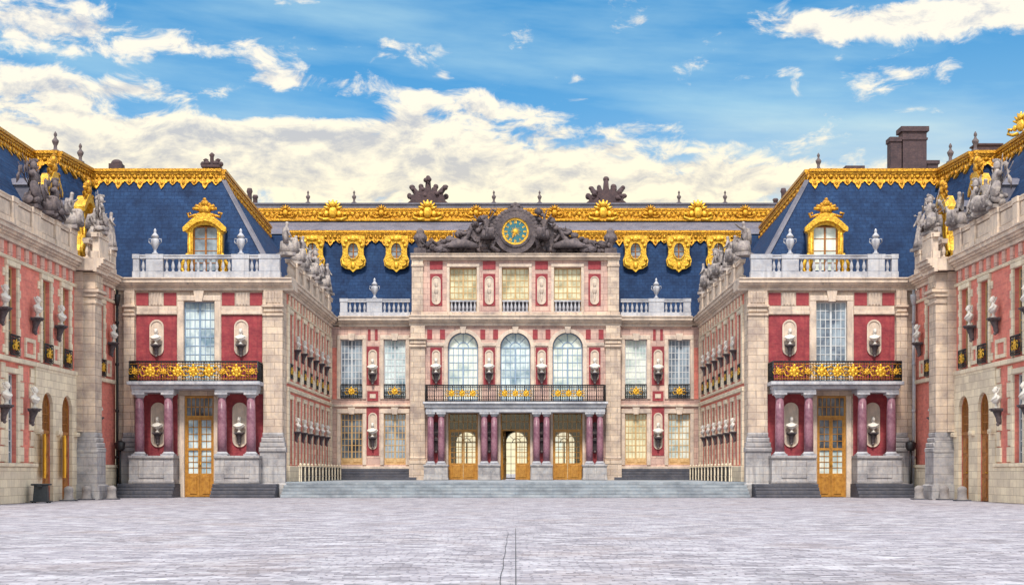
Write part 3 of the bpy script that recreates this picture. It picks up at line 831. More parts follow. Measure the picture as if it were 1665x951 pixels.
# clock pediment
r2 = random.Random(5)
prof = [(-8.3,19.36),(8.3,19.36),(8.2,19.9),(6.6,20.1),(5.0,20.5),(3.6,21.3),(2.4,22.1),(1.9,22.5),(-1.9,22.5),(-2.4,22.1),(-3.6,21.3),(-5.0,20.5),(-6.6,20.1),(-8.2,19.9)]
mb = MB().prism(prof, .15, .5)
def top(u):
    u = abs(u)
    return 20.05 if u > 6.6 else 20.05+(6.6-u)*.32 if u > 5 else 20.56+(5-u)*.62 if u > 3.6 else 21.43+(3.6-u)*.7
for k in range(260):
    u = r2.uniform(-7.6, 7.6)
    if abs(u) < 1.6: continue
    z = r2.uniform(19.5, top(u)+.12) if k % 3 else top(u)+r2.uniform(-.05,.2); d = .5 + r2.uniform(0, .3)
    t = r2.random()
    if t < .5: mb.ball((u, d, z), (r2.uniform(.09,.24), .16, r2.uniform(.1,.26)), 8, 6, RY(r2.uniform(-60,60)))
    elif t < .75: mb.tube([(u,d,z-.2),(u+r2.uniform(-.5,.5),d+.1,z+r2.uniform(.2,.5))], .08, 5, .04)
    else: mb.loft([(-.05,.34,.3),(.02,.3,.26),(.09,.12,.1)], 10, True, T(u,d,z) @ RX(90+r2.uniform(-30,30)))
ped = part('pediment', mb, 'pediment_stone', pal, F0)
for sg in (-1, 1):
    me = cached('lie', lambda: figure('lie').mesh('carved_figure', 'pediment_stone'))
    part('carved_figure', me, None, ped, at(F0, sg*4.2, .85, 19.8) @ Matrix.Diagonal((-sg*1.15, 1.15, 1.3, 1)))
    me = cached('sitp', lambda: figure('sit').mesh('carved_figure', 'pediment_stone'))
    part('carved_figure', me, None, ped, at(F0, sg*2.35, .85, 20.5, -sg*35) @ Matrix.Diagonal((sg*1.15, 1.15, 1.2, 1)))
    me = cached('tro_p', lambda: trophy(3, 1.9, .8).mesh('carved_trophy', 'pediment_stone'))
    part('carved_trophy', me, None, ped, at(F0, sg*5.9, .7, 19.4) @ Matrix.Diagonal((sg*1.15, 1, .62, 1)))
    mb = MB().box(-.5,.5,-.4,.4,0,.45).lathe([(.3,.45),(.18,.6),(.35,.9),(.52,1.2),(.5,1.5),(.3,1.75),(.36,1.85),(.12,2.1)], 12)
    for k in range(6): mb.ball((.42*math.cos(k), .42*math.sin(k), 1.3), (.16,.16,.2), 6, 5)
    part('urn', cached(('purn'), lambda: mb.mesh('urn', 'pediment_stone')), None, ped, at(F0, sg*7.75, .45, 19.36))
CZ = 21.15
mb = MB().ring(ell(0,CZ,1.75,1.8,32), ell(0,CZ,1.12,1.12,32), .4, .95).ring(ell(0,CZ,1.3,1.3,32), ell(0,CZ,1.1,1.1,32), .4, 1.02)
for k in range(22):
    a = math.radians(-20+220*k/21); mb.ball((1.72*math.cos(a), .8, CZ+1.75*math.sin(a)), (.24,.2,.24), 7, 5)
for sg in (-1, 1):
    mb.tube([(sg*1.3,.8,19.5),(sg*1.9,.85,19.9),(sg*1.75,.85,20.5),(sg*1.5,.8,20.9)], .2, 8)
mb.loft([(22.75,.6,.3,0,.65),(22.95,.66,.34,0,.65),(23.1,.4,.24,0,.65),(23.4,.34,.2,0,.65),(23.55,.1,.1,0,.65)], 12)
for k in range(5): mb.ball((-.5+.25*k, .75, 23.1+.14*(2-abs(k-2))), .15, 6, 5)
clk = part('clock', mb, 'pediment_stone', pal, F0)
mb = MB().prism(ell(0,CZ,1.13,1.13,32), .5, .86)
part('dial', mb, 'dial_blue', clk, F0)
mb = MB().ring(ell(0,CZ,1.13,1.13,36), ell(0,CZ,.93,.93,36), .8, .93)
part('dial_rim', mb, 'gold_bright', clk, F0)
NUM = ['XII','I','II','III','IIII','V','VI','VII','VIII','IX','X','XI']
mb = MB()
for k, t in enumerate(NUM):
    a = math.radians(90-30*k); w = .075; tot = sum(.05 if c == 'I' else .13 for c in t); x = -tot/2
    Q = T(.765*math.cos(a), 0, CZ+.765*math.sin(a)) @ RY(30*k)
    def stroke(x0, z0, x1, z1):
        t_ = .019; dx, dz = x1-x0, z1-z0; L = math.hypot(dx, dz); nx, nz = -dz/L*t_, dx/L*t_
        P = [(x0+nx,z0+nz),(x1+nx,z1+nz),(x1-nx,z1-nz),(x0-nx,z0-nz)]
        mb.add([(p[0],.861,p[1]) for p in P]+[(p[0],.885,p[1]) for p in P], [(0,1,2,3),(4,5,6,7),(0,1,5,4),(1,2,6,5),(2,3,7,6),(3,0,4,7)], False, Q)
    for c in t:
        if c == 'I': stroke(x+.025,-.12,x+.025,.12); x += .05
        elif c == 'V': stroke(x+.01,.12,x+.065,-.12); stroke(x+.12,.12,x+.065,-.12); x += .13
        else: stroke(x+.01,.12,x+.12,-.12); stroke(x+.12,.12,x+.01,-.12); x += .13
part('numerals', mb, 'gold_bright', clk, F0)
mb = MB().ball((0,.88,CZ), (.2,.07,.2), 12, 6)
for k in range(16):
    a = PI*k/8; L = .52 if k % 2 == 0 else .4
    mb.prism([(.17*math.cos(a-.16), CZ+.17*math.sin(a-.16)), (L*math.cos(a), CZ+L*math.sin(a)), (.17*math.cos(a+.16), CZ+.17*math.sin(a+.16))], .862, .89)
part('sunburst', mb, 'gold_bright', clk, F0)
mb = MB().prism([(-.05,CZ-.2),(.05,CZ-.2),(.09,CZ+.35),(0,CZ+.62),(-.09,CZ+.35)], .9, .92)
mb2 = MB(); mb2.add(mb.v, mb.f, False, T(0,0,CZ) @ RY(205) @ T(0,0,-CZ))
part('hand', mb2, 'gold', clk, F0)
# ---- roof of the block
FW = frame(0, 0, 0)
def xprism(pts, x0, x1):
    n = len(pts); mb = MB()
    return mb.add([(x0,-y,z) for y, z in pts]+[(x1,-y,z) for y, z in pts], [list(range(n)), list(range(2*n-1,n-1,-1))]+[(i,(i+1)%n,n+(i+1)%n,n+i) for i in range(n)])
rf = part('roof', xprism([(25.2,14.25),(27.2,21.6),(36,21.6),(36,14.25)], -22.4, 22.4), 'slate', pal, FW)
up = part('upper_roof', xprism([(27.1,21.61),(31.1,23.35),(36,23.35),(36,21.61)], -22.5, 22.5), 'lead', pal, FW)
gilded_edge(pal, (-18.9, 27.0), (18.9, 27.0), 21.15, 21.85, .27, .6, .3)
mb = MB()
mb.box(-22.6, 22.6, -31.5, -30.75, 23.36, 23.56); mb.box(-22.6, 22.6, -31.45, -30.9, 23.56, 24.3); mb.box(-22.6, 22.6, -31.45, -30.84, 24.3, 24.46)
for k in range(110):
    u = -22.3+44.6*k/109
    mb.ball((u, -30.88, 23.92+.1*math.sin(k*1.7)), (.22,.07,.17 if k % 3 else .27), 7, 5)
    if k < 109: mb.tube([(u,-30.87,23.7),(u+.1,-30.86,24.1),(u+.3,-30.86,24.15),(u+.4,-30.87,23.75)], .05, 4)
cr = part('gilded_crest', mb, 'gold', pal, FW)
mb = MB().box(-22.6, 22.6, -31.4, -30.95, 24.46, 24.8); mb.box(-22.7, 22.7, -31.5, -30.86, 24.8, 24.93)
part('ridge_cap', mb, 'lead', cr, FW)
for x in (-15.8, -7.6, 7.6, 15.8): crest(cr, at(FW, x, -30.9, 23.4) @ Matrix.Scale(1.3, 4))
for x in (-19.9, -11.6, -3.4, 3.4, 11.7, 19.9, 0): crest(cr, at(FW, x, -30.9, 23.6) @ Matrix.Scale(1.15, 4), False)
for x in (-18.0, -14.0, -1.87, 2.1, 14.2, 18.2): finial(cr, at(FW, x, -31.2, 24.9), 1.15)
for x in (-7.7, 8.0):
    mb = MB()
    rc = random.Random(int(x*10))
    mb.prism([(-1.55,23.4),(1.55,23.4),(1.75,25.3),(1.5,25.5),(1.35,26.1),(.9,26.0),(.7,26.7),(.3,26.4),(0,27.0),(-.35,26.4),(-.75,26.6),(-.9,26.0),(-1.4,26.0),(-1.5,25.5),(-1.75,25.3)], -.5, .5)
    for k, a in enumerate((-58,-36,-17,0,18,38,57)):
        L = (.9,1.3,1.2,1.75,1.15,1.35,.85)[k]*rc.uniform(.92,1.1)
        c, s_ = math.sin(math.radians(a)), math.cos(math.radians(a))
        b = (1.0*c, rc.uniform(-.2,.2), 25.2+.5*s_); e = (b[0]+L*c, b[1], b[2]+L*s_)
        mb.tube([b, ((b[0]+e[0])/2, b[1], (b[2]+e[2])/2), e], .36, 7, .2)
        mb.ball((e[0], e[1], e[2]), (rc.uniform(.2,.3), .22, rc.uniform(.16,.3)), 7, 5)
        for q in range(3):
            f = rc.uniform(.2,.9); mb.ball((b[0]+L*f*c+rc.uniform(-.2,.2), b[1]+.35, b[2]+L*f*s_), rc.uniform(.13,.24), 6, 5)
    part('chimney', mb, 'chimney_brick', pal, at(FW, x, -33.2, 0))
for sg in (-1, 1):
    mb = MB().box(-.9,.9,-.7,.7,23.4,25.2).box(-1.05,1.05,-.8,.8,25.2,25.45)
    for k, h in ((-.6,1.0),(0.1,1.9),(.6,1.3)): mb.lathe([(.3,0),(.22,.2),(.2,h*.75),(.28,h*.85),(.2,h)], 8, k, 0, 25.4)
    part('chimney', mb, 'chimney_brick', pal, at(FW, sg*23.6, -33.5, -.6))
def bullseye(F, u, d, z):
    out = [(0,-1.75),(.28,-1.5),(.62,-1.45),(.98,-1.2),(1.06,-.75),(.88,-.3),(.86,.2),(.98,.7),(1.0,1.25),(.5,1.3),(0,1.35)]
    out = out + [(-a, b) for a, b in out[-2:0:-1]]
    n = len(out); inn = []
    for a, b in out:
        t = math.atan2(b/.8, a/.58); inn.append((.44*math.cos(t), .02+.66*math.sin(t)))
    def make():
        mb = MB().ring(out, inn, -.35, .1).ring([(a*1.16, b*1.14) for a, b in inn], inn, .1, .2)
        for k in range(7):
            t = PI*(k+.5)/7; mb.ball((.75*math.cos(t), .14, .25+.85*math.sin(t)), (.16,.12,.16), 6, 5)
        for sg in (-1, 1):
            mb.tube([(sg*.5,.12,-1.3),(sg*.85,.14,-1.1),(sg*.9,.14,-.75),(sg*.7,.12,-.7)], .09, 6)
        mb.ball((0,.16,.98),(.26,.14,.24)).ball((0,.12,-1.2),(.2,.1,.3))
        return mb.mesh('dormer', 'gold_bright')
    M = at(F, u, d, z)
    o = part('dormer', cached('bull', make), None, pal, M)
    mb = cached('bullpane', lambda: MB().prism(ell(0,.02,.6,.82,20), -.2, -.15).mesh('glass_pane', 'glass_grey'))
    part('glass_pane', mb, None, o, M)
    def bars():
        m = MB().box(-.05,.05,-.15,-.08,-.76,.8)
        for k in (-.4, 0, .4): m.box(-.52,.52,-.14,-.1,k-.02,k+.02)
        return m.mesh('glazing_bar', 'wood_brown')
    part('glazing_bar', cached('bullbars', bars), None, o, M)
    part('cheeks', cached('cheek', lambda: MB().box(-.8,.8,-2.2,-.36,-1.2,1.3).mesh('cheeks', 'lead')), None, o, M)
for x in (-16.9, -13.5, -9.9, 10.0, 13.6, 16.9): bullseye(FW, x, -26.05, 20.0)

# ================================================================== CORNER PAVILIONS
def big_dormer(parent, M, glass):
    """gilded dormer, origin at the middle of its foot"""
    w, h = .72, 3.55
    def make():
        out = [(w,0),(1.42,0),(1.46,.5),(1.3,.9),(1.08,1.15),(1.02,1.6),(1.02,2.9),(1.2,3.05),(1.2,3.3),(1.05,3.5),(.75,3.75),(.4,4.1),(0,4.2)]
        full = out + [(-a, b) for a, b in out[-2::-1]]
        inn = [(-w, h-.45)] + arc(0, h-.45, w, .4, 180, 0, 8)[1:]
        mb = MB().prism(full + inn, -.35, .12)
        mb.prism([(a*1.0, b) for a, b in [(1.25,3.0),(1.28,3.28),(1.0,3.6),(.7,3.9),(.35,4.2),(0,4.3),(-.35,4.2),(-.7,3.9),(-1.0,3.6),(-1.28,3.28),(-1.25,3.0),(-1.0,3.1),(-.75,3.4),(-.4,3.65),(0,3.75),(.4,3.65),(.75,3.4),(1.0,3.1)]], .12, .36)
        for sg in (-1, 1):
            mb.tube([(sg*1.0,.15,1.5),(sg*1.2,.18,1.05),(sg*1.38,.18,.6),(sg*1.3,.18,.25),(sg*1.1,.18,.3),(sg*1.15,.18,.55)], .12, 6)
            mb.tube([(sg*.85,.2,.1),(sg*.88,.2,2.95)], .07, 6)
        return mb.mesh('dormer', 'gold_bright')
    o = part('dormer', cached('bigdormer', make), None, parent, M)
    def crown():
        mb = MB(); mb.ball((0,.2,4.5),(.4,.22,.36)); mb.ball((0,.22,4.95),(.24,.2,.26)); mb.ball((0,.22,5.22),(.12,.12,.12))
        for k in range(-3, 4):
            a = math.radians(90-k*25)
            mb.tube([(.3*math.cos(a),.15,4.5+.25*math.sin(a)),(.74*math.cos(a),.15,4.45+.58*math.sin(a))], .17, 6, .1)
        for sg in (-1, 1):
            mb.tube([(sg*.2,.2,4.25),(sg*.6,.22,4.12),(sg*.92,.22,4.0),(sg*1.0,.22,4.25),(sg*.8,.2,4.3)], .1, 6)
        return mb.mesh('dormer_crown', 'gold')
    part('dormer_crown', cached('dcrown', crown), None, o, M)
    part('sash', window_mesh(1.44, h-.12, 2, 4, 'wood_brown', mid=.1, mu=.05), None, o, M @ T(0,.28,0))
    part('glass_pane', pane_mesh(1.44, h-.1, glass), None, o, M @ T(0,.28,0))
    part('cheeks', cached('cheek2', lambda: MB().box(-.98,.98,-3.2,-.36,0,3.3).prism([(-1.1,3.3),(1.1,3.3),(.7,3.7),(0,3.9),(-.7,3.7)], -3.4, -.36).mesh('cheeks', 'lead')), None, o, M)
XC = 20.56
PAV = {}
def pavilion(side):
    w = SIDE[side]; m = -side                                  # m: +1 when the court lies to the right
    F = frame(side*XC, 0, 0)
    p = thing('corner_pavilion', F, f'red brick corner pavilion with columned balcony {w} of the stone steps', 'building', 'brick corner pavilions')
    PAV[side] = p
    R = lambda a, b: tuple(sorted((m*a, m*b)))
    UI, UO = 5.46, -5.43
    part('wall', wall(MB(), *R(UO, UI), 0, 13.42, [(-.95,.95,0,6.6),(-1.0,1.0,7.5,12.7)], 0, -.4), 'stone', p, F)
    part('interior', MB().box(*R(UO+.1, UI-.12), -1.7, -.42, 0.02, 14.2), 'void', p, F)
    mb = MB()
    for s in (-1, 1):
        mb.bbox(*sorted((s*1.0, s*1.42)), 0, .1, 7.45, 12.75); mb.bbox(*sorted((s*.95, s*1.3)), 0, .1, 0, 6.6)
    mb.bbox(-1.42, 1.42, 0, .12, 12.75, 13.1); mb.prism([(-.22,12.7),(.22,12.7),(.34,13.4),(-.34,13.4)], 0, .22)
    part('window_surround', mb, 'stone_smooth', p, F)
    for s in (-1, 1):
        panel(p, F, *sorted((s*1.45, s*4.1)), 7.5, 11.82, 0, 'brick')
        for a, b in ((1.48, 2.3), (3.3, 4.1)): panel(p, F, *sorted((s*a, s*b)), 12.45, 13.28, 0, 'brick')
        mb = MB().box(*sorted((s*2.36, s*3.24)), 0, .05, 12.45, 13.3)
        for k in range(4): mb.bbox(*sorted((s*(2.42+.2*k), s*(2.54+.2*k))), .05, .1, 12.5, 13.26, .02)
        part('triglyph', mb, 'stone_smooth', p, F)
        mb = MB().bbox(*sorted((s*1.43, s*4.2)), 0, .16, 11.86, 12.1); mb.bbox(*sorted((s*1.43, s*4.2)), 0, .1, 12.1, 12.4)
        part('string_course', mb, 'stone_smooth', p, F)
        niche(p, F, s*2.75, .03, 10.35, .92, 2.35)
        panel(p, F, *sorted((s*1.4, s*4.15)), 2.65, 6.7, 0, 'brick'); niche(p, F, s*2.65, .03, 4.7, .95, 2.9)
    # corner pilasters
    for a, b in ((4.22, 5.46), (-4.84, -4.15)):
        mb = MB(); a, b = R(a, b)
        mb.box(a, b, 0, .3, 4.2, 11.75); mb.bbox(a-.06, b+.06, 0, .4, 11.75, 11.92); mb.bbox(a-.03, b+.03, 0, .36, 11.98, 12.3, .07)
        mb.bbox(a-.1, b+.1, 0, .48, 12.3, 12.46); mb.box(a, b, 0, .28, 12.46, 13.42)
        for k in range(5): mb.bbox(a+.12+(b-a-.24)*k/5+.03, a+.12+(b-a-.24)*(k+1)/5-.03, .28, .33, 12.6, 13.3, .02)
        part('pilaster', mb, 'stone', p, F)
        mb = MB()
        for k, e in enumerate((.05, .12, .2, .26)): mb.bbox(a-e, b+e, 0, .34+e, 4.2-.32*(k+1), 4.2-.32*k-.01, .06)
        mb.box(a-.2, b+.2, 0, .52, .9, 2.92); mb.bbox(a-.32, b+.32, 0, .66, .0, .9, .05)
        part('pilaster_base', mb, 'stone_plinth', p, F)
    # the return of the court side corner
    G = frame(side*15.1, 0, -90*side)
    mb = MB(); a, b = sorted((0, -side*1.25))
    mb.box(a, b, -.02, .02, 0, 13.42)
    part('corner_return', mb, 'stone', p, G)
    # door
    M = at(F, 0, -.3, 0)
    mb = MB(); mb.box(-.95,-.84,0,.2,0,6.58); mb.box(.84,.95,0,.2,0,6.58); mb.box(-.84,.84,0,.2,6.45,6.58); mb.box(-.84,.84,0,.2,5.15,5.3)
    for k in range(1, 6): mb.box(-.84+1.68*k/6-.025, -.84+1.68*k/6+.025, .04, .12, 5.3, 6.45)
    mb.box(-.84,.84,.04,.12,5.85,5.9)
    fr = part('door_frame', mb, 'wood_orange', p, M)
    part('glass_pane', MB().box(-.84,.84,.05,.07,5.3,6.45), 'glass_dark', fr, M)
    for s in (-1, 1):
        mb = MB(); a, b = sorted((s*.01, s*.84)); i, j = a+.1, b-.1
        mb.box(a,i,0,.14,.03,5.15); mb.box(j,b,0,.14,.03,5.15); mb.box(i,j,0,.14,5.02,5.15); mb.box(i,j,0,.12,.03,1.55); mb.bbox(i+.08,j-.08,.12,.16,.2,1.4)
        mb.box(i,j,0,.14,3.05,3.2)
        for k in range(1, 4): mb.box(i,j,.03,.09,1.55+1.5*k/4-.02,1.55+1.5*k/4+.02); mb.box(i,j,.03,.09,3.2+1.82*k/4-.02,3.2+1.82*k/4+.02)
        mb.box((a+b)/2-.022,(a+b)/2+.022,.03,.09,1.55,5.02)
        d = part('door', mb, 'wood_orange', p, M)
        part('glass_pane', MB().box(i,j,.04,.055,1.55,3.05), 'glass_light' if side < 0 else 'glass_white', d, M)
        part('glass_pane', MB().box(i,j,.04,.055,3.2,5.02), 'glass_light' if side < 0 else 'glass_dark', d, M)
        part('handle', MB().tube([(s*.06,.14,2.0),(s*.06,.22,2.0),(s*.06,.22,2.25)], .022, 5), 'gold', d, M)
    window(p, F, 0, -.34, 7.5, 2.0, 5.2, 6, 9, 'wood_blue' if side < 0 else 'wood_white', 'glass_light' if side < 0 else 'glass_grey')
    # columned porch
    for s in (-1, 1):
        a, b = sorted((s*1.32, s*4.15))
        mb = MB().box(a, b, .0, 1.55, .9, 2.5); mb.bbox(a-.05, b+.05, 0, 1.65, 2.5, 2.68); mb.bbox(a-.04, b+.04, 0, 1.62, .9, 1.1)
        mb.bbox(a+.6, b-.6, 1.55, 1.6, 1.25, 2.35)
        part('pedestal', mb, 'stone_plinth', p, F)
        mb = MB(); a, b = sorted((s*1.2, s*5.3 if s == m else s*4.9))
        for k in range(4): mb.bbox(a+.0, b-.0, 0, 2.5-.27*k, .22*k+.003, .22*(k+1)-.003, .03)
        part('plinth_steps', mb, 'stone_dark', p, F)
        for u in (1.72, 3.58): column(p, F, s*u, 1.15, 2.68, 6.72, .3)
    mb = MB()
    for a, b in ((-4.0, -1.3), (1.3, 4.0)): mb.bbox(a, b, .0, 1.55, 6.72, 6.95)
    mb.bbox(-4.05, 4.05, 0, 1.6, 6.95, 7.2); mb.bbox(-4.25, 4.25, 0, 1.85, 7.2, 7.42)
    part('balcony_slab', mb, 'stone_cool', p, F)
    rl = iron_rail(p, F, -4.1, 4.1, 7.43, 1.7, [-2.75, -1.0, 0, 1.0, 2.75], 1.65, 1.25, .17, .98)
    def scrolls():
        g = MB()
        for k in range(26):
            u = -3.9+.3*k; sg = 1 if k % 2 else -1
            g.tube([(u,.0,-.34*sg),(u+.1,.02,-.05*sg),(u+.22,.02,.12*sg),(u+.3,.02,.34*sg),(u+.2,.02,.4*sg),(u+.12,.02,.28*sg)], .032, 5)
            g.ball((u+.15,.03,0), (.06,.03,.07), 6, 4)
        g.tube([(-4.05,0,.47),(4.05,0,.47)], .022, 5); g.tube([(-4.05,0,-.46),(4.05,0,-.46)], .022, 5)
        return g.mesh('gilded_scrollwork', 'gold')
    part('gilded_scrollwork', cached('scrolls', scrolls), None, rl, at(F, 0, 1.74, 8.05))
    for u in (-3.75, -1.9, 1.9, 3.75): part('gilded_ornament', rosette(), None, rl, at(F, u, 1.72, 8.05) @ Matrix.Scale(.55, 4))
    # cornice and balustrade
    mb = MB(); a, b = R(UO, 6.1)
    cornice(mb, a, b, 13.42, 14.2, .0); mb.box(a, b, -1.9, -.03, 13.5, 14.15)
    part('cornice', mb, 'stone_smooth', p, F)
    a, b = R(-4.3, 5.3)
    balustrade(p, F, a, b, 14.205, .12, [(m*4.6, 1.35), (m*2.72, 1.1), (-m*2.85, 1.1), (-m*4.05, .4)], .39, 'stone_cool', .42)
    # mansard
    s = side
    q = lambda x, y, z: (s*x, -y, z)
    V = [q(15.6,1.3,14.2), q(27.3,1.3,14.2), q(29.4,4,21.5), q(19.9,4,21.5), q(15.6,25.3,14.2), q(20.6,27,21.5), q(29.4,27,21.5), q(27.3,27,14.2)]
    mb = MB().add(V, [(0,1,2,3),(0,3,5,4),(2,3,5,6),(1,2,6,7),(4,5,6,7),(0,1,7,4)])
    rf = part('roof', mb, 'slate', p, FW)
    V = [q(20.0,4.1,21.51), q(28.6,4.1,21.51), q(28.6,27,21.51), q(20.7,27,21.51), q(22.5,7,22.5), q(26.5,7,22.5), q(26.5,25,22.5), q(22.5,25,22.5)]
    mb = MB().add(V, [(0,1,5,4),(1,2,6,5),(2,3,7,6),(3,0,4,7),(4,5,6,7),(0,1,2,3)])
    part('upper_roof', mb, 'lead', p, FW)
    def edge(A, B):
        A = (s*A[0], A[1]); B = (s*B[0], B[1])
        if s > 0: A, B = B, A
        return gilded_edge(p, A, B, 21.45, 22.15, .37, .7, .28)
    for A, B in (((28.7,4),(19.9,4)), ((19.9,4),(20.6,26.6))): edge(A, B)
    mb = MB(); mb.add([q(19.93,3.9,21.4), q(19.6,3.85,21.4), q(15.5,1.2,14.3), q(15.9,1.2,14.3), q(19.93,4.2,21.45), q(15.8,1.6,14.3)], [(0,1,2,3),(1,4,5,2),(0,3,5,4)])
    part('hip_flashing', mb, 'lead', p, FW)
    big_dormer(p, at(F, m*.1, -1.35, 14.55) @ Matrix.Diagonal((1.12, 1, .96, 1)), 'glass_grey' if side < 0 else 'glass_white')
    for x in ((20.6,) if s > 0 else ()): finial(p, at(FW, s*x, -4.2, 22.1), 1.2)
    if side < 0:
        mb = MB().box(-.5,.5,-.5,.5,21.6,22.5).box(-.62,.62,-.62,.62,22.5,22.66)
        for k, h in ((-.42,.6),(0,1.0),(.42,.6)): mb.lathe([(.2,0),(.14,.15),(.13,h*.7),(.2,h*.85),(.06,h)], 8, k, 0, 22.6)
        for k in range(6): mb.ball((.6*math.cos(k), .4*math.sin(k), 22.8), .2, 6, 5)
        part('chimney', mb, 'chimney_brick', p, at(FW, -20.9, -5.5, 0))
        mb = MB().box(-.45,.45,-.4,.4,21.6,22.9); mb.ball((0,0,22.95),(.42,.4,.3))
        part('chimney', mb, 'chimney_brick', p, at(FW, -27.6, -6, 0))
    else:
        mb = MB().box(-.85,.85,-.6,.6,21.6,26.0).box(-1.0,1.0,-.72,.72,26.0,26.35).box(-.92,.92,-.66,.66,25.4,25.55)
        mb.box(-1.7,-.92,-.5,.5,21.6,25.3); mb.box(-1.78,-.87,-.58,.58,25.3,25.62)
        mb.box(.92,1.7,-.5,.5,21.6,23.7); mb.box(.88,1.8,-.58,.58,23.7,23.95)
        part('chimney', mb, 'chimney_brick', p, at(FW, 28.6, -10, 0))
        mb = MB().box(-.55,.55,-.4,.4,21.6,23.0).box(-.68,.68,-.52,.52,23.0,23.25)
        part('chimney', mb, 'chimney_brick', p, at(FW, 24.0, -8.5, 0))
    # sculpture and vases on the balustrade, busts on the wall
    for u, where in ((2.72, 'court side'), (-2.85, 'outer side')):
        vase(at(F, m*u, .1, 15.75), f'pale stone vase beside the golden dormer of the {w} pavilion, on its {where}', 'stone vases on the balustrades')
    for s2 in (-1, 1):
        where = 'court side' if s2 == m else 'outer side'
        bust(F, s2*2.75, .1, 9.9, f'upper stone bust on red brick above the {w} pavilion balcony, {where} of the window', 'busts on the brick pavilions', s=.88)
        bust(F, s2*2.65, .1, 4.2, f'lower stone bust behind the {w} pavilion columns, {where} of the orange door', 'busts on the brick pavilions', s=.88)
for sd in (-1, 1): pavilion(sd)

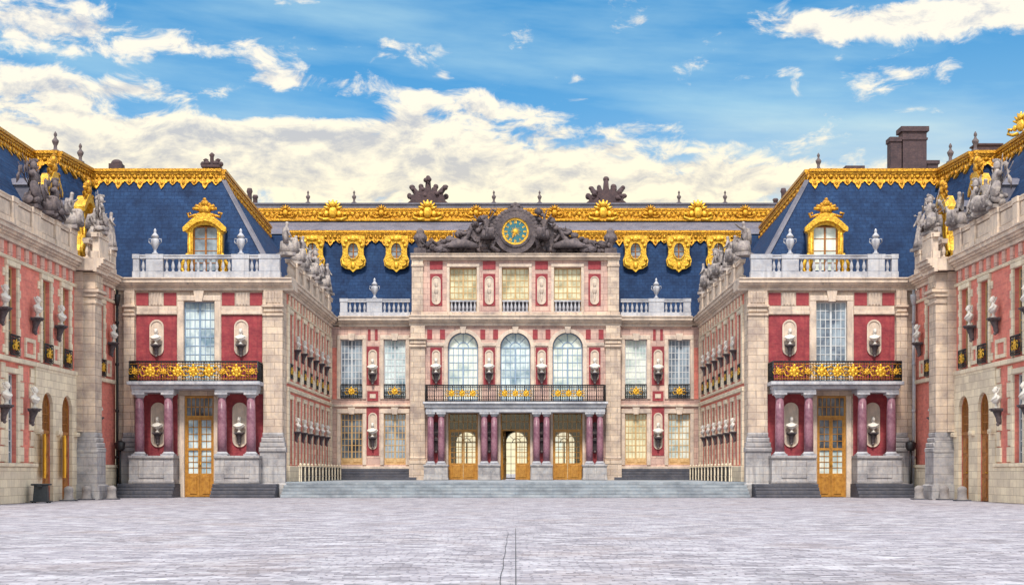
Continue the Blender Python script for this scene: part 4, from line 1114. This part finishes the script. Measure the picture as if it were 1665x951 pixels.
# ================================================================== COURT WINGS
ORD = ['first', 'second', 'third', 'fourth', 'fifth', 'sixth', 'seventh', 'eighth', 'ninth', 'tenth']
def court_wing(side):
    w = SIDE[side]
    F = frame(side*15.1, 0, -90*side)
    U = lambda y: -side*y
    R = lambda a, b: tuple(sorted((U(a), U(b))))
    p = thing('court_wing', frame(side*15.1, 12, 0), f'long salmon brick wing with busts along the {w} of the inner court', 'building', 'salmon brick court wings')
    bays = [2.95+3.1*k for k in range(7)]; piers = [4.5+3.1*k for k in range(6)]
    ops = [(U(y)-.65, U(y)+.65, lo, hi) for y in bays for lo, hi in ((2.2,6.5),(7.9,12.2))]
    part('wall', wall(MB(), *R(1.26, 23.98), 1.0, 13.42, ops, 0, -.35), 'brick_salmon', p, F)
    part('interior', MB().box(*R(2.0, 23.9), -8, -.4, 1.0, 14.1), 'void', p, F)
    for i, y in enumerate(bays):
        u = U(y)
        window(p, F, u, -.3, 7.9, 1.3, 4.3, 4, 8, 'wood_white', ('glass_grey','glass_light')[i % 2])
        window(p, F, u, -.3, 2.2, 1.3, 4.3, 4, 7, 'wood_pale', ('glass_dark','glass_grey')[i % 2], solid=.4)
        mb = MB()
        for s in (-1, 1):
            for lo, hi in ((2.1,6.5),(7.8,12.2)): mb.bbox(*sorted((u+s*.66, u+s*.84)), 0, .1, lo, hi)
            for lo in (2.1, 3.6, 5.1, 7.9, 9.4, 10.9): mb.bbox(*sorted((u+s*.85, u+s*1.02)), 0, .06, lo, lo+.5)
        for hi in (6.5, 12.2): mb.bbox(u-.84, u+.84, 0, .14, hi, hi+.3)
        part('window_surround', mb, 'stone_cream', p, F)
        iron_rail(p, F, u-.64, u+.64, 7.9, .08, [u], 0, .95, .2, .62)
    for y in piers:
        panel(p, F, U(y)-.34, U(y)+.34, 7.72, 8.5, 0, 'stone_cream', 'stone_tablet', .06)
    mb = MB()
    for lo, hi, d in ((1.0,2.05,.22),(7.0,7.28,.16),(7.5,7.7,.12),(12.55,12.7,.12)): mb.bbox(*R(1.3, 23.95), -.01, d, lo, hi)
    for k in range(16):
        y = 2.0+1.42*k
        mb.bbox(*R(y, y+.5), 0, .1, 12.72, 13.4)
    for y in (1.7, 23.6): mb.bbox(*R(y-.35, y+.35), 0, .14, 2.05, 7.0); mb.bbox(*R(y-.35, y+.35), 0, .14, 7.7, 12.55)
    part('string_course', mb, 'stone_cream', p, F)
    mb = MB(); cornice(mb, *R(.002, 23.98), 13.42, 14.2, 0); mb.box(*R(2.0, 23.98), -1.0, -.03, 13.5, 14.15)
    part('cornice', mb, 'stone_smooth', p, F)
    sp = [4.4+3.3*k for k in range(6)]
    balustrade(p, F, *R(1.6, 23.6), 14.205, .12, [(U(y), 1.1) for y in sp], .5, 'stone_smooth', .42)
    rowg = 'statues along the court balustrades'
    for i, y in enumerate(sp):
        kind = ('sit','stand','sit','trophy','sit','stand')[i]
        nm = 'trophy of arms' if kind == 'trophy' else ('seated stone statue' if kind == 'sit' else 'standing stone statue')
        statue(kind, at(F, U(y), .1, 15.74, (-1)**i*18) @ Matrix.Diagonal(((1.12, -1.12)[i % 2] if kind != 'trophy' else 1.0, 1.12, 1.1, 1)),
               f'weathered {nm}, {ORD[i]} from the front corner of the {w} court balustrade', rowg, seed=4 if kind == 'trophy' else 0)
    statue('sit', at(F, U(.55), .1, 15.74, side*-30) @ Matrix.Scale(1.25, 4), f'large seated statue on the corner where the {w} pavilion balustrade turns into the court', rowg)
    for i, y in enumerate(piers):
        bust(F, U(y), .08, 9.95, f'{ORD[i]} upper bust from the front along the {w} court wing', 'busts along the court wings', s=.8)
        bust(F, U(y), .08, 4.4, f'{ORD[i]} lower bust from the front along the {w} court wing', 'busts along the court wings', s=.8)
    # low railing in front of the wing
    fr = thing('stone_railing', frame(side*14.1, 1.0, 0, 1.0), f'low pale railing with square posts at the foot of the {w} court wing', 'railing', 'low railings in the inner court')
    mb = MB()
    for z in (1.3, 1.95): mb.box(*R(1.0, 22.4), .93, .99, z, z+.07)
    n = 66
    for k in range(n+1): mb.box(U(1.0+21.4*k/n)-.02, U(1.0+21.4*k/n)+.02, .94, .98, 1.012, 1.96)
    part('rails', mb, 'iron', fr, F)
    for k in range(13):
        y = 1.1+1.77*k
        mb = cached('rpost', lambda: MB().box(-.09,.09,-.09,.09,0,1.0).box(-.13,.13,-.13,.13,1.0,1.06).ball((0,0,1.13),.09,8,6).mesh('post', 'stone_cream'))
        part('post', mb, None, fr, at(F, U(y), .96, 1.012))
for sd in (-1, 1): court_wing(sd)
# busts of the central block
for sg in (-1, 1):
    w = SIDE[sg]
    bust(F0, sg*11.66, .1, 9.7, f'upper bust between the two square windows {w} of the central bays', 'busts on the central front')
    bust(F0, sg*11.66, .1, 4.5, f'lower bust between the two ground floor windows {w} of the portico', 'busts on the central front')
    for u, t in ((6.44, 'outer'), (2.13, 'inner')):
        bust(F0, sg*u, .9, 9.7, f'{t} upper bust beside the arched windows, {w} of the middle', 'busts on the central front')
        bust(F0, sg*u, .9, 4.3, f'dark bust between the {t} pair of portico columns, {w} of the open door', 'dark busts in the portico', 'pediment_stone', 1.2)
    vase(at(F0, sg*11.5, .2, 15.78), f'stone vase on the balustrade before the slate roof {w} of the attic', 'stone vases on the balustrades')

# ================================================================== OUTER WINGS
def outer_wing(side):
    w = SIDE[side]
    F = frame(side*26, 0, -90*side)
    U = lambda y: -side*y
    R = lambda a, b: tuple(sorted((U(a), U(b))))
    p = thing('outer_wing', frame(side*26, -15, 0), f'cream and salmon outer wing with arched wooden doors at the {w} edge', 'building', 'outer wings')
    Y0 = -31.
    arches = (-10.5, -13.95); talls = (-19.3, -24.2, -28.2); ups = (-3.6, -10.5, -13.95, -19.3, -24.2, -28.2)
    ops = [(U(y)-.95, U(y)+.95, 0, 6.1) for y in arches] + [(U(y)-.7, U(y)+.7, 2.0, 6.7) for y in talls] + [(U(y)-.68, U(y)+.68, 7.8, 12.2) for y in ups] + [(U(-3.6)-.55, U(-3.6)+.55, 2.4, 6.2)]
    mb = wall(MB(), *R(Y0, -.01), 0, 13.42, ops, 0, -.4)
    for y in arches: arch_fill(mb, U(y), 1.9, 5.1, 6.1, -.002, -.39)
    part('wall', mb, 'brick_salmon', p, F)
    part('interior', MB().box(*R(Y0+.1, -2.4), -5, -.46, 0, 14.1), 'void', p, F)
    # ashlar facing round the arched doors and the base courses
    a, b = R(-15.9, -8.6)
    mb = wall(MB(), a, b, 0, 7.3, [(U(y)-.93, U(y)+.93, 0, 6.08) for y in arches], .14, -.05)
    for y in arches: arch_fill(mb, U(y), 1.86, 5.1, 6.08, .138, -.045)
    part('ashlar_facing', mb, 'stone_cream', p, F)
    mb = MB()
    for y0, y1 in ((Y0, -15.95), (-6.9, -.35)): mb.bbox(*R(y0, y1), 0, .22, 0, 1.9); mb.bbox(*R(y0, y1), 0, .3, 1.9, 2.1)
    for y in (-12.22, -8.95, -15.55): mb.bbox(*R(y-.3, y+.3), .14, .34, 3.7, 3.95)
    mb.bbox(*R(Y0, -.4), 0, .2, 7.3, 7.55)
    mb.bbox(*R(Y0, -.4), 0, .14, 12.5, 12.68)
    part('string_course', mb, 'stone_cream', p, F)
    y = -.9
    while y > Y0 + .5:
        part('triglyph', cached('trig', lambda: MB().bbox(-.21, .21, 0, .12, 12.7, 13.4).bbox(-.13,-.03,.12,.15,12.75,13.35,.01).bbox(.03,.13,.12,.15,12.75,13.35,.01).mesh('triglyph', 'stone_pink')), None, p, at(F, U(y), 0, 0)); y -= 1.25
    for y in ups:
        u = U(y)
        window(p, F, u, -.34, 7.8, 1.36, 4.4, 4, 8, 'wood_pale', 'glass_dark')
        mb = MB()
        for s in (-1, 1):
            mb.bbox(*sorted((u+s*.7, u+s*.98)), 0, .12, 7.6, 12.2)
            for lo in (7.7, 8.7, 9.7, 10.7, 11.6): mb.bbox(*sorted((u+s*.99, u+s*1.3)), 0, .07, lo, lo+.42)
        mb.bbox(u-1.0, u+1.0, 0, .16, 12.2, 12.48)
        part('window_surround', mb, 'stone_cream', p, F)
        iron_rail(p, F, u-.68, u+.68, 7.65, .22, [u], 0, 1.0, .2, .7)
    for y in (-1.7, -5.6, -12.22, -16.55, -22.3, -26.2):
        w2 = .5 if y in (-12.22, -1.7, -5.6) else .8
        mb = MB()
        o_ = [(U(y)-w2,7.72),(U(y)+w2,7.72),(U(y)+w2,8.75),(U(y)-w2,8.75)]; i_ = [(U(y)-w2+.2,7.92),(U(y)+w2-.2,7.92),(U(y)+w2-.2,8.55),(U(y)-w2+.2,8.55)]
        mb.ring(o_, i_, 0, .09)
        part('framed_panel', mb, 'stone_cream', p, F)
    for y in (-16.2, -22.0, -18.0, -20.6):
        mb = MB()
        for k in range(6): mb.bbox(*R(y-(.3 if k % 2 else .45), y+(.3 if k % 2 else .45)), 0, .08, 2.15+.85*k, 2.95+.85*k)
        part('stone_chain', mb, 'stone_cream', p, F)
    window(p, F, U(-3.6), -.34, 2.4, 1.1, 3.8, 4, 6, 'wood_white', 'glass_dark')
    for y in talls:
        u = U(y)
        window(p, F, u, -.34, 2.0, 1.4, 4.7, 4, 8, 'wood_white', 'glass_dark')
        mb = MB()
        for s in (-1, 1): mb.bbox(*sorted((u+s*.72, u+s*1.05)), 0, .12, 2.1, 6.7)
        mb.bbox(u-1.05, u+1.05, 0, .14, 6.7, 7.0)
        part('window_surround', mb, 'stone_cream', p, F)
    # arched wooden doors
    for y in arches:
        M = at(F, U(y), -.2, 0)
        for s in (-1, 1):
            mb = MB(); a, b = sorted((s*.01, s*.94))
            mb.box(a, b, 0, .08, .02, 3.75)
            for lo, hi in ((.2,1.3),(1.5,2.5),(2.7,3.6)): mb.bbox(a+.12, b-.12, .08, .13, lo, hi)
            d = part('door', mb, 'wood_brown', p, M)
            part('handle', MB().ball((s*.12,.14,1.6), .05, 6, 5), 'gold', d, M)
        mb = MB(); mb.box(-.94, .94, 0, .14, 3.76, 3.95)
        mb.prism(arc(0,5.1,.94,.98,180,0,16) + arc(0,5.1,.8,.84,0,180,16), 0, .12)
        mb.box(-.94,-.82,0,.12,3.95,5.1); mb.box(.82,.94,0,.12,3.95,5.1)
        for k in range(-3, 4): mb.box(k*.25-.03, k*.25+.03, .02, .1, 3.95, 5.1+.84*math.sqrt(max(0,1-(k*.25/.82)**2)))
        for z in (4.4, 4.85): mb.box(-.82,.82,.03,.09,z-.03,z+.03)
        fl = part('fanlight', mb, 'wood_brown', p, M)
        part('glass_pane', MB().prism([(-.85,3.95),(.85,3.95)] + arc(0,5.1,.85,.9,0,180,14), .03, .045), 'glass_dark', fl, M)
        if side < 0:                     # the yellow outer leaf folded back on the far jamb
            Y = at(F, U(y)-.97, .2, 1.3, 205)
            part('shutter', MB().bbox(0, .9, -.03, .04, 0, 2.4, .02).bbox(.1,.8,-.07,-.03,.15,1.1).bbox(.1,.8,-.07,-.03,1.3,2.25), 'yellow_paint', p, Y)
    # big engaged pier
    a, b = R(-8.5, -7.1); u = (a+b)/2
    mb = MB()
    mb.box(a-.25, b+.25, 0, .5, 4.0, 13.42)
    mb.box(a, b, .5, 1.15, 4.0, 11.6)
    mb.bbox(a-.06, b+.06, .5, 1.24, 11.6, 11.75); mb.box(a+.01, b-.01, .5, 1.14, 11.75, 12.0); mb.bbox(a-.1, b+.1, .5, 1.3, 12.0, 12.25, .08); mb.bbox(a-.2, b+.2, .5, 1.42, 12.25, 12.45)
    mb.box(a-.02, b+.02, .5, 1.16, 12.45, 13.42)
    for k in range(4): mb.bbox(a+.08+.34*k, a+.3+.34*k, 1.16, 1.23, 12.55, 13.3, .02)
    for k in range(3): mb.bbox(*sorted((b+.02, b+.09)) if side < 0 else sorted((a-.09, a-.02)), .6+.2*k, .74+.2*k, 12.55, 13.3, .01)
    part('pier', mb, 'stone', p, F)
    mb = MB()
    for k, e in enumerate((.04, .1, .17, .22)): mb.bbox(a-e, b+e, 0, 1.15+e, 4.0-.3*(k+1), 4.0-.3*k-.01, .06)
    mb.box(a-.18, b+.18, 0, 1.33, .9, 2.8); mb.bbox(a-.3, b+.3, 0, 1.46, 0, .9, .06)
    part('pier_base', mb, 'stone_plinth', p, F)
    # cornice, breaking forward over the pier
    mb = MB()
    cornice(mb, *R(Y0, -9.0), 13.42, 14.2, 0); cornice(mb, *R(-9.0, -6.6), 13.42, 14.2, 1.2); cornice(mb, *R(-6.6, -.68), 13.42, 14.2, 0)
    mb.box(*R(Y0, -.66), -2.0, -.03, 13.5, 14.15); mb.box(*R(-8.95, -6.65), -.02, 1.19, 13.5, 14.19)
    part('cornice', mb, 'stone_smooth', p, F)
    balustrade(p, F, *R(Y0, -9.0), 14.205, .12, [(U(-9.8), 1.2), (U(-12.6), .8), (U(-16.2), 1.3), (U(-19.5), .8), (U(-23), 1.3), (U(-27), .8)], .45, 'stone_smooth', .42, True)
    balustrade(p, F, *R(-8.95, -6.65), 14.205, 1.3, [(U(-7.8), 1.9)], .45, 'stone_smooth', .42)
    balustrade(p, F, *R(-6.6, -.8), 14.205, .12, [(U(-5.2), 1.2), (U(-1.6), 1.2)], .45, 'stone_smooth', .42)
    # roof
    q = lambda x, y, z: (side*x, -y, z)
    V = [q(26.7,Y0,14.2), q(26.7,-2.3,14.2), q(30.9,-1.5,21.45), q(30.9,Y0,21.45), q(36,Y0,21.45), q(36,-1.5,21.45), q(36,Y0,14.2), q(36,-2.3,14.2)]
    mb = MB().add(V, [(0,1,2,3),(3,2,5,4),(4,5,7,6),(0,3,4,6),(1,2,5,7),(0,1,7,6)])
    V = [q(26.7,-2.25,14.2), q(26.64,1.25,14.2), q(28.75,3.95,21.44), q(29.25,-1.5,21.44), q(34,-1.5,21.44), q(34,3.95,21.44), q(34,-2.25,14.2), q(34,1.25,14.2)]
    mb.add(V, [(0,1,2,3),(3,2,5,4),(0,3,4,6),(1,2,5,7),(4,5,7,6),(0,1,7,6)])
    part('roof', mb, 'slate', p, FW)
    if side < 0:
        V = [q(30.8,Y0,21.46), q(30.8,-1.6,21.46), q(33.4,-1.6,24.2), q(33.4,Y0,24.2), q(35.9,Y0,21.46), q(35.9,-1.6,21.46)]
        part('upper_roof', MB().add(V, [(0,1,2,3),(3,2,5,4),(1,2,5),(0,3,4),(0,1,5,4)]), 'lead', p, FW)
    for A, B in (((30.9,Y0),(30.9,-1.5)), ((30.9,-1.5),(29.25,-1.5)), ((29.25,-1.5),(28.75,3.9))):
        A = (side*A[0], A[1]); B = (side*B[0], B[1])
        if side > 0: A, B = B, A
        gilded_edge(p, A, B, 21.45, 22.15, .5, .7, .28)
    for x, y in ((29.5, -1.3), (28.9, 2.0)): finial(p, at(FW, side*x, -y, 22.1), 1.35)
    if side > 0:
        crest(p, at(FW, 30.6, 6.6, 22.0) @ RZ(-60) @ Matrix.Scale(1.0, 4))
        part('roof_vent', MB().box(29.6, 31.2, .2, 1.2, 22.15, 22.6).box(29.5, 31.3, .1, 1.3, 22.6, 22.7), 'chimney_brick', p, FW)
    for y in (-2.6, -9.4, -22):
        big_dormer(p, at(F, U(y), -1.2, 14.9), 'glass_dark')
    # drain pipe in the corner
    mb = MB().tube([(U(-.55),.25,13.4),(U(-.55),.25,.3)], .09, 8)
    for z in (2.5, 5.5, 8.5, 11.2): mb.tube([(U(-.55),.25,z),(U(-.55),.25,z+.18)], .13, 8)
    mb.loft([(12.4,.12,.12,U(-.55),.25),(12.9,.26,.22,U(-.55),.25),(13.1,.26,.22,U(-.55),.25)], 8)
    part('drain_pipe', mb, 'iron' if side < 0 else 'stone_cool', p, F)
    # sculpture
    g = 'statues along the outer balustrades'
    statue('stand', at(F, U(-1.6), .12, 15.74, 20) @ Matrix.Scale(1.1, 4), f'standing statue nearest the {w} pavilion on the outer balustrade', g)
    statue('sit', at(F, U(-5.2), .12, 15.74, -25) @ Matrix.Scale(1.15, 4), f'seated statue behind the big {w} pier, toward the pavilion', g)
    statue('trophy', at(F, U(-7.8), 1.3, 15.74, 20) @ Matrix.Scale(1.0, 4), f'carved trophy of arms on the block above the big {w} pier', g, seed=4)
    statue('sit', at(F, U(-9.8), .12, 15.74, 10) @ Matrix.Scale(1.2, 4), f'seated statue on the outer balustrade just before the big {w} pier', g)
    for i, y in enumerate((-12.6, -16.2)):
        statue('trophy', at(F, U(y), .12, 15.74) @ Matrix.Scale((1.0, 1.12)[i], 4), f'tall trophy of arms, {w} outer balustrade, {("beyond the golden dormer", "at the very edge of the picture")[i]}', g, 'pediment_stone' if side < 0 else 'statue_stone', (9, 12)[i])
    statue('sit', at(F, U(-14.4), .12, 15.74, 30) @ Matrix.Scale(1.1, 4), f'seated statue between the two tall trophies, {w} outer balustrade', g, 'pediment_stone' if side < 0 else 'statue_stone')
    gb = 'busts along the outer wings'
    for i, y in enumerate((-1.7, -5.6, -12.22, -16.3, -21.2)):
        bust(F, U(y), .1, 9.9, f'{ORD[i]} upper bust outward from the corner, {w} outer wing', gb)
    for i, y in enumerate((-5.6, -17.2, -21.4)):
        bust(F, U(y), .25, 5.0, f'{ORD[i]} lower bust outward from the corner, {w} outer wing', gb)
    # street furniture
    for i, (y, d) in enumerate(((-4.6, .75), (-6.2, .75), (-7.8, 1.95), (-9.15, .85), (-12.22, .75))):
        M = at(F, U(y), d, 0)
        lab = f'{ORD[i]} squat grey stone bollard outward from the {w} pavilion'
        if 'bollard' not in PROTO:
            t = thing('stone_bollard', M, lab, 'bollard', 'stone bollards')
            part('shaft', MB().lathe([(.34,0),(.34,.08),(.27,.14),(.25,.5),(.27,.62),(.24,.74),(.12,.82),(.02,.84)], 14), 'stone_bollard', t, M)
            part('foot', MB().box(-.4,.4,-.4,.4,0,.07), 'stone_dark', t, M)
            PROTO['bollard'] = t
        else: clone(PROTO['bollard'], M, lab)
    M = at(F, U(-1.2), .62, 0)
    lab = f'black floodlight on a short post by the {w} pavilion steps'
    if 'flood' not in PROTO:
        t = thing('floodlight_post', M, lab, 'light post', 'floodlight posts')
        part('post', MB().tube([(0,0,.04),(0,0,3.1)], .07, 8).lathe([(.2,0),(.2,.05),(.09,.12)], 10), 'iron', t, M)
        part('lamp_head', MB().loft([(3.0,.2,.2),(3.15,.3,.3),(3.5,.34,.34),(3.6,.2,.2),(3.66,.05,.05)], 10), 'iron', t, M)
        PROTO['flood'] = t
    else: clone(PROTO['flood'], M, lab)
for sd in (-1, 1): outer_wing(sd)

# the black covered box by the left arched doors
M = frame(-25.05, -17.5, 6)
t = thing('black_bin', M, 'black lidded bin standing before the yellow leaved doors at the left', 'bin')
part('body', MB().loft([(.1,.62,.5),(.5,.58,.47),(.92,.52,.43)], 4, False, RZ(45)).box(-.5,.5,-.42,.42,.06,.12), 'bin_black', t, M)
part('lid', MB().bbox(-.46,.46,-.4,.4,.92,1.02,.03).box(-.12,.12,.38,.46,.86,.95), 'bin_black', t, M)
for a in (-.38, .38):
    for b in (-.3, .3): part('foot', MB().lathe([(.05,0),(.06,.05),(.05,.1)], 8), 'iron', t, M @ T(a, b, 0))

# ================================================================== SKY, LIGHT, CAMERA
FPX, PX0, PY0 = 2330., 838., 768.
def world():
    W = bpy.data.worlds.new('World'); S.world = W; W.use_nodes = True
    nt = W.node_tree; new = nt.nodes.new; lk = nt.links.new
    bg = nt.nodes['Background']
    def m(op, a, b=None, c=None):
        n = new('ShaderNodeMath'); n.operation = op
        for i, v in enumerate((a, b, c)):
            if v is None: continue
            if isinstance(v, (int, float)): n.inputs[i].default_value = v
            else: lk(v, n.inputs[i])
        return n.outputs[0]
    tc = new('ShaderNodeTexCoord'); sp = new('ShaderNodeSeparateXYZ'); lk(tc.outputs['Generated'], sp.inputs[0])
    az = m('ARCTAN2', sp.outputs[0], sp.outputs[1]); el = m('ARCSINE', sp.outputs[2])
    sky = new('ShaderNodeTexSky'); sky.sky_type = 'NISHITA'; sky.sun_disc = False
    sky.sun_elevation = math.radians(SUN_EL); sky.sun_rotation = math.radians(SUN_ROT); sky.air_density = 1.0; sky.dust_density = .3; sky.ozone_density = 3.0
    # the low part of the sky is looked up higher, where the air is a deeper blue
    cb = new('ShaderNodeCombineXYZ'); lk(sp.outputs[0], cb.inputs[0]); lk(sp.outputs[1], cb.inputs[1])
    lk(m('ADD', m('MULTIPLY', sp.outputs[2], 2.6), .06), cb.inputs[2])
    nv = new('ShaderNodeVectorMath'); nv.operation = 'NORMALIZE'; lk(cb.outputs[0], nv.inputs[0]); lk(nv.outputs[0], sky.inputs[0])
    blue = mixrgb(new, lk, 1., sky.outputs[0], SKY_TINT, 'MULTIPLY')
    away = m('MAXIMUM', ramp(new, lk, el, .38, .75), ramp(new, lk, m('ABSOLUTE', az), .5, 1.0))    # out-of-view sky: cloud added and brightened here to light the walls
    def vec(off, sx, sy, tilt=0.):
        v = new('ShaderNodeCombineXYZ'); e2 = m('ADD', el, off)
        lk(m('MULTIPLY', az, sx), v.inputs[0]); lk(m('ADD', m('MULTIPLY', e2, sy), m('MULTIPLY', az, tilt)), v.inputs[1])
        return v.outputs[0]
    def dens(off):
        big = noise(new, lk, vec(off, 1., 2.4), 6.5, 4, .5)
        v = vec(off, 1., 1.9)
        wn = new('ShaderNodeTexNoise'); wn.inputs['Scale'].default_value = 16; wn.inputs['Detail'].default_value = 2; lk(v, wn.inputs['Vector'])
        wv = new('ShaderNodeVectorMath'); wv.operation = 'MULTIPLY_ADD'; lk(wn.outputs[1], wv.inputs[0]); wv.inputs[1].default_value = (.05,.05,0); lk(v, wv.inputs[2])
        puff = noise(new, lk, wv.outputs[0], 24., 9, .64)
        return m('ADD', m('MULTIPLY', m('SUBTRACT', big, .5), 2.1), m('MULTIPLY', m('SUBTRACT', puff, .5), 3.0))
    b0 = None
    for px, py, rx, ry, amp in CLOUDS:
        a0 = math.atan((px-PX0)/FPX); e0 = math.atan((PY0-py)/FPX*math.cos(a0))
        x = m('MULTIPLY', m('SUBTRACT', az, a0), FPX/rx); y = m('MULTIPLY', m('SUBTRACT', el, e0), FPX/ry)
        g = m('MULTIPLY', m('EXPONENT', m('MULTIPLY', m('ADD', m('MULTIPLY', x, x), m('MULTIPLY', y, y)), -1.)), amp)
        b0 = g if b0 is None else m('ADD', b0, g)
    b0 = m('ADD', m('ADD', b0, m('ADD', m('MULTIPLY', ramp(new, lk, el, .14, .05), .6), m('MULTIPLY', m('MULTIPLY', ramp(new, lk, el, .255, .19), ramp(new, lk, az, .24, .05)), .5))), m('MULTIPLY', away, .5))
    b0 = m('ADD', b0, CLOUD_BASE)
    d0, d1 = dens(0.), dens(.009)
    den, den1 = m('ADD', d0, b0), m('ADD', d1, b0)
    mr = new('ShaderNodeMapRange'); mr.interpolation_type = 'SMOOTHSTEP'; mr.inputs[1].default_value = -.1; mr.inputs[2].default_value = .42; lk(den, mr.inputs[0])
    cover = mr.outputs[0]
    # thin veil of high cloud
    veil = m('MULTIPLY', ramp(new, lk, noise(new, lk, vec(0, .9, 5., .35), 4.5, 6, .55), .42, .72), .6)
    right = m('MULTIPLY', ramp(new, lk, az, -.02, .2), m('MULTIPLY', ramp(new, lk, el, .30, .16), .4))
    low = m('MULTIPLY', ramp(new, lk, el, .32, .15), .3)
    haze_ = m('MINIMUM', m('ADD', m('ADD', veil, low), right), .92)
    # shading: thick cloud seen from below goes grey violet, its upper rims stay bright
    sh = ramp(new, lk, m('ADD', m('MULTIPLY', den1, .3), m('MULTIPLY', m('SUBTRACT', d1, d0), 1.1)), .02, .85)
    cc = mixrgb(new, lk, sh, CLOUD_LIT, CLOUD_DARK)
    warm = ramp(new, lk, el, .27, .13)
    cc = mixrgb(new, lk, warm, cc, mixrgb(new, lk, sh, CLOUD_WARM, CLOUD_WARM2))
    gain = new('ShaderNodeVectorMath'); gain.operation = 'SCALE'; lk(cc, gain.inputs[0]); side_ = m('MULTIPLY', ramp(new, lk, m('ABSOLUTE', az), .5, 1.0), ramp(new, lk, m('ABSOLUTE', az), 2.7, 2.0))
    lk(m('ADD', m('ADD', m('MULTIPLY', away, CLOUD_GAIN), m('MULTIPLY', side_, .9)), 1.), gain.inputs['Scale'])  # unseen cloud to the sides gets extra brightness as fill for side walls
    s1 = mixrgb(new, lk, haze_, blue, mixrgb(new, lk, ramp(new, lk, el, .25, .17), VEIL, (6.2, 6.1, 5.2)))
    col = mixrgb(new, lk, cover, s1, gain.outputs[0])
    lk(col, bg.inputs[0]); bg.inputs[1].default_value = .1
SUN_EL, SUN_AZ = 56., 184.          # azimuth the light comes from, clockwise from +Y
SUN_ROT = SUN_AZ
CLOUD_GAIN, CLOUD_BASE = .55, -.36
SKY_TINT = (.5, 1.65, 1.85)
CLOUD_LIT, CLOUD_DARK = (7.2, 6.8, 5.9), (3.5, 3.9, 4.6)
CLOUD_WARM, CLOUD_WARM2 = (7.7, 6.9, 4.7), (5.6, 5.0, 3.9)
VEIL = (3.4, 5.2, 6.0)
# broad cloud banks: direction of the middle, half widths, thickness
CLOUDS = [(30,40,110,34,.45),(170,58,150,34,.6),(310,70,50,22,.35),(90,125,180,36,.6),(480,128,110,26,.75),(370,88,50,20,.4),
          (560,72,130,18,.6),(490,4,60,14,.6),(250,12,40,12,.3),(120,215,260,70,.7),(420,245,240,55,.8),(700,160,44,20,.55),(790,172,70,26,.7),(680,195,60,20,.4),
          (640,260,240,50,.8),(880,285,240,50,.75),(1380,36,180,22,.75),(1580,20,180,34,.8),(1120,310,160,34,.65),(1240,290,120,30,.4),(1060,208,60,14,.5),
          (890,132,26,12,.5),(940,128,30,8,.5),(1150,190,60,12,.3),(806,116,14,10,.4),(722,122,20,10,.4),(1040,34,20,7,.5),
          (200,118,130,16,-.8),(520,180,110,20,-.8),(240,178,60,20,-1.1),(370,180,50,18,-.9),(600,30,160,30,-.5),(60,95,60,10,-.4),(340,112,60,12,-.5),(1000,240,120,14,.3),(900,240,80,12,-.3)]
world()
sun = bpy.data.lights.new('Sun', 'SUN'); sun.energy = 3.3; sun.angle = math.radians(11); sun.color = (1, .93, .82)
so = bpy.data.objects.new('Sun', sun); COL.objects.link(so)
ra, re = math.radians(SUN_AZ), math.radians(SUN_EL)
dirv = Vector((math.sin(ra)*math.cos(re), math.cos(ra)*math.cos(re), math.sin(re)))
so.rotation_euler = (-dirv).to_track_quat('-Z', 'Y').to_euler(); so.location = (0, -40, 60)

cam = bpy.data.cameras.new('Camera'); co = bpy.data.objects.new('Camera', cam); COL.objects.link(co)
co.location = (0, -93.2, 1.6); co.rotation_euler = (PI/2, 0, 0)
cam.sensor_width = 36; cam.lens = 36*FPX/1665
cam.shift_x = -(PX0-832.5)/1665; cam.shift_y = (PY0-475.5)/1665
cam.clip_end = 5000; cam.clip_start = .5
S.camera = co
S.view_settings.view_transform = 'Standard'; S.view_settings.look = 'None'; S.view_settings.gamma = 1
S.view_settings.exposure = .55
S.cycles.max_bounces = 6; S.cycles.diffuse_bounces = 3; S.cycles.transparent_max_bounces = 12
S.cycles.use_denoising = True
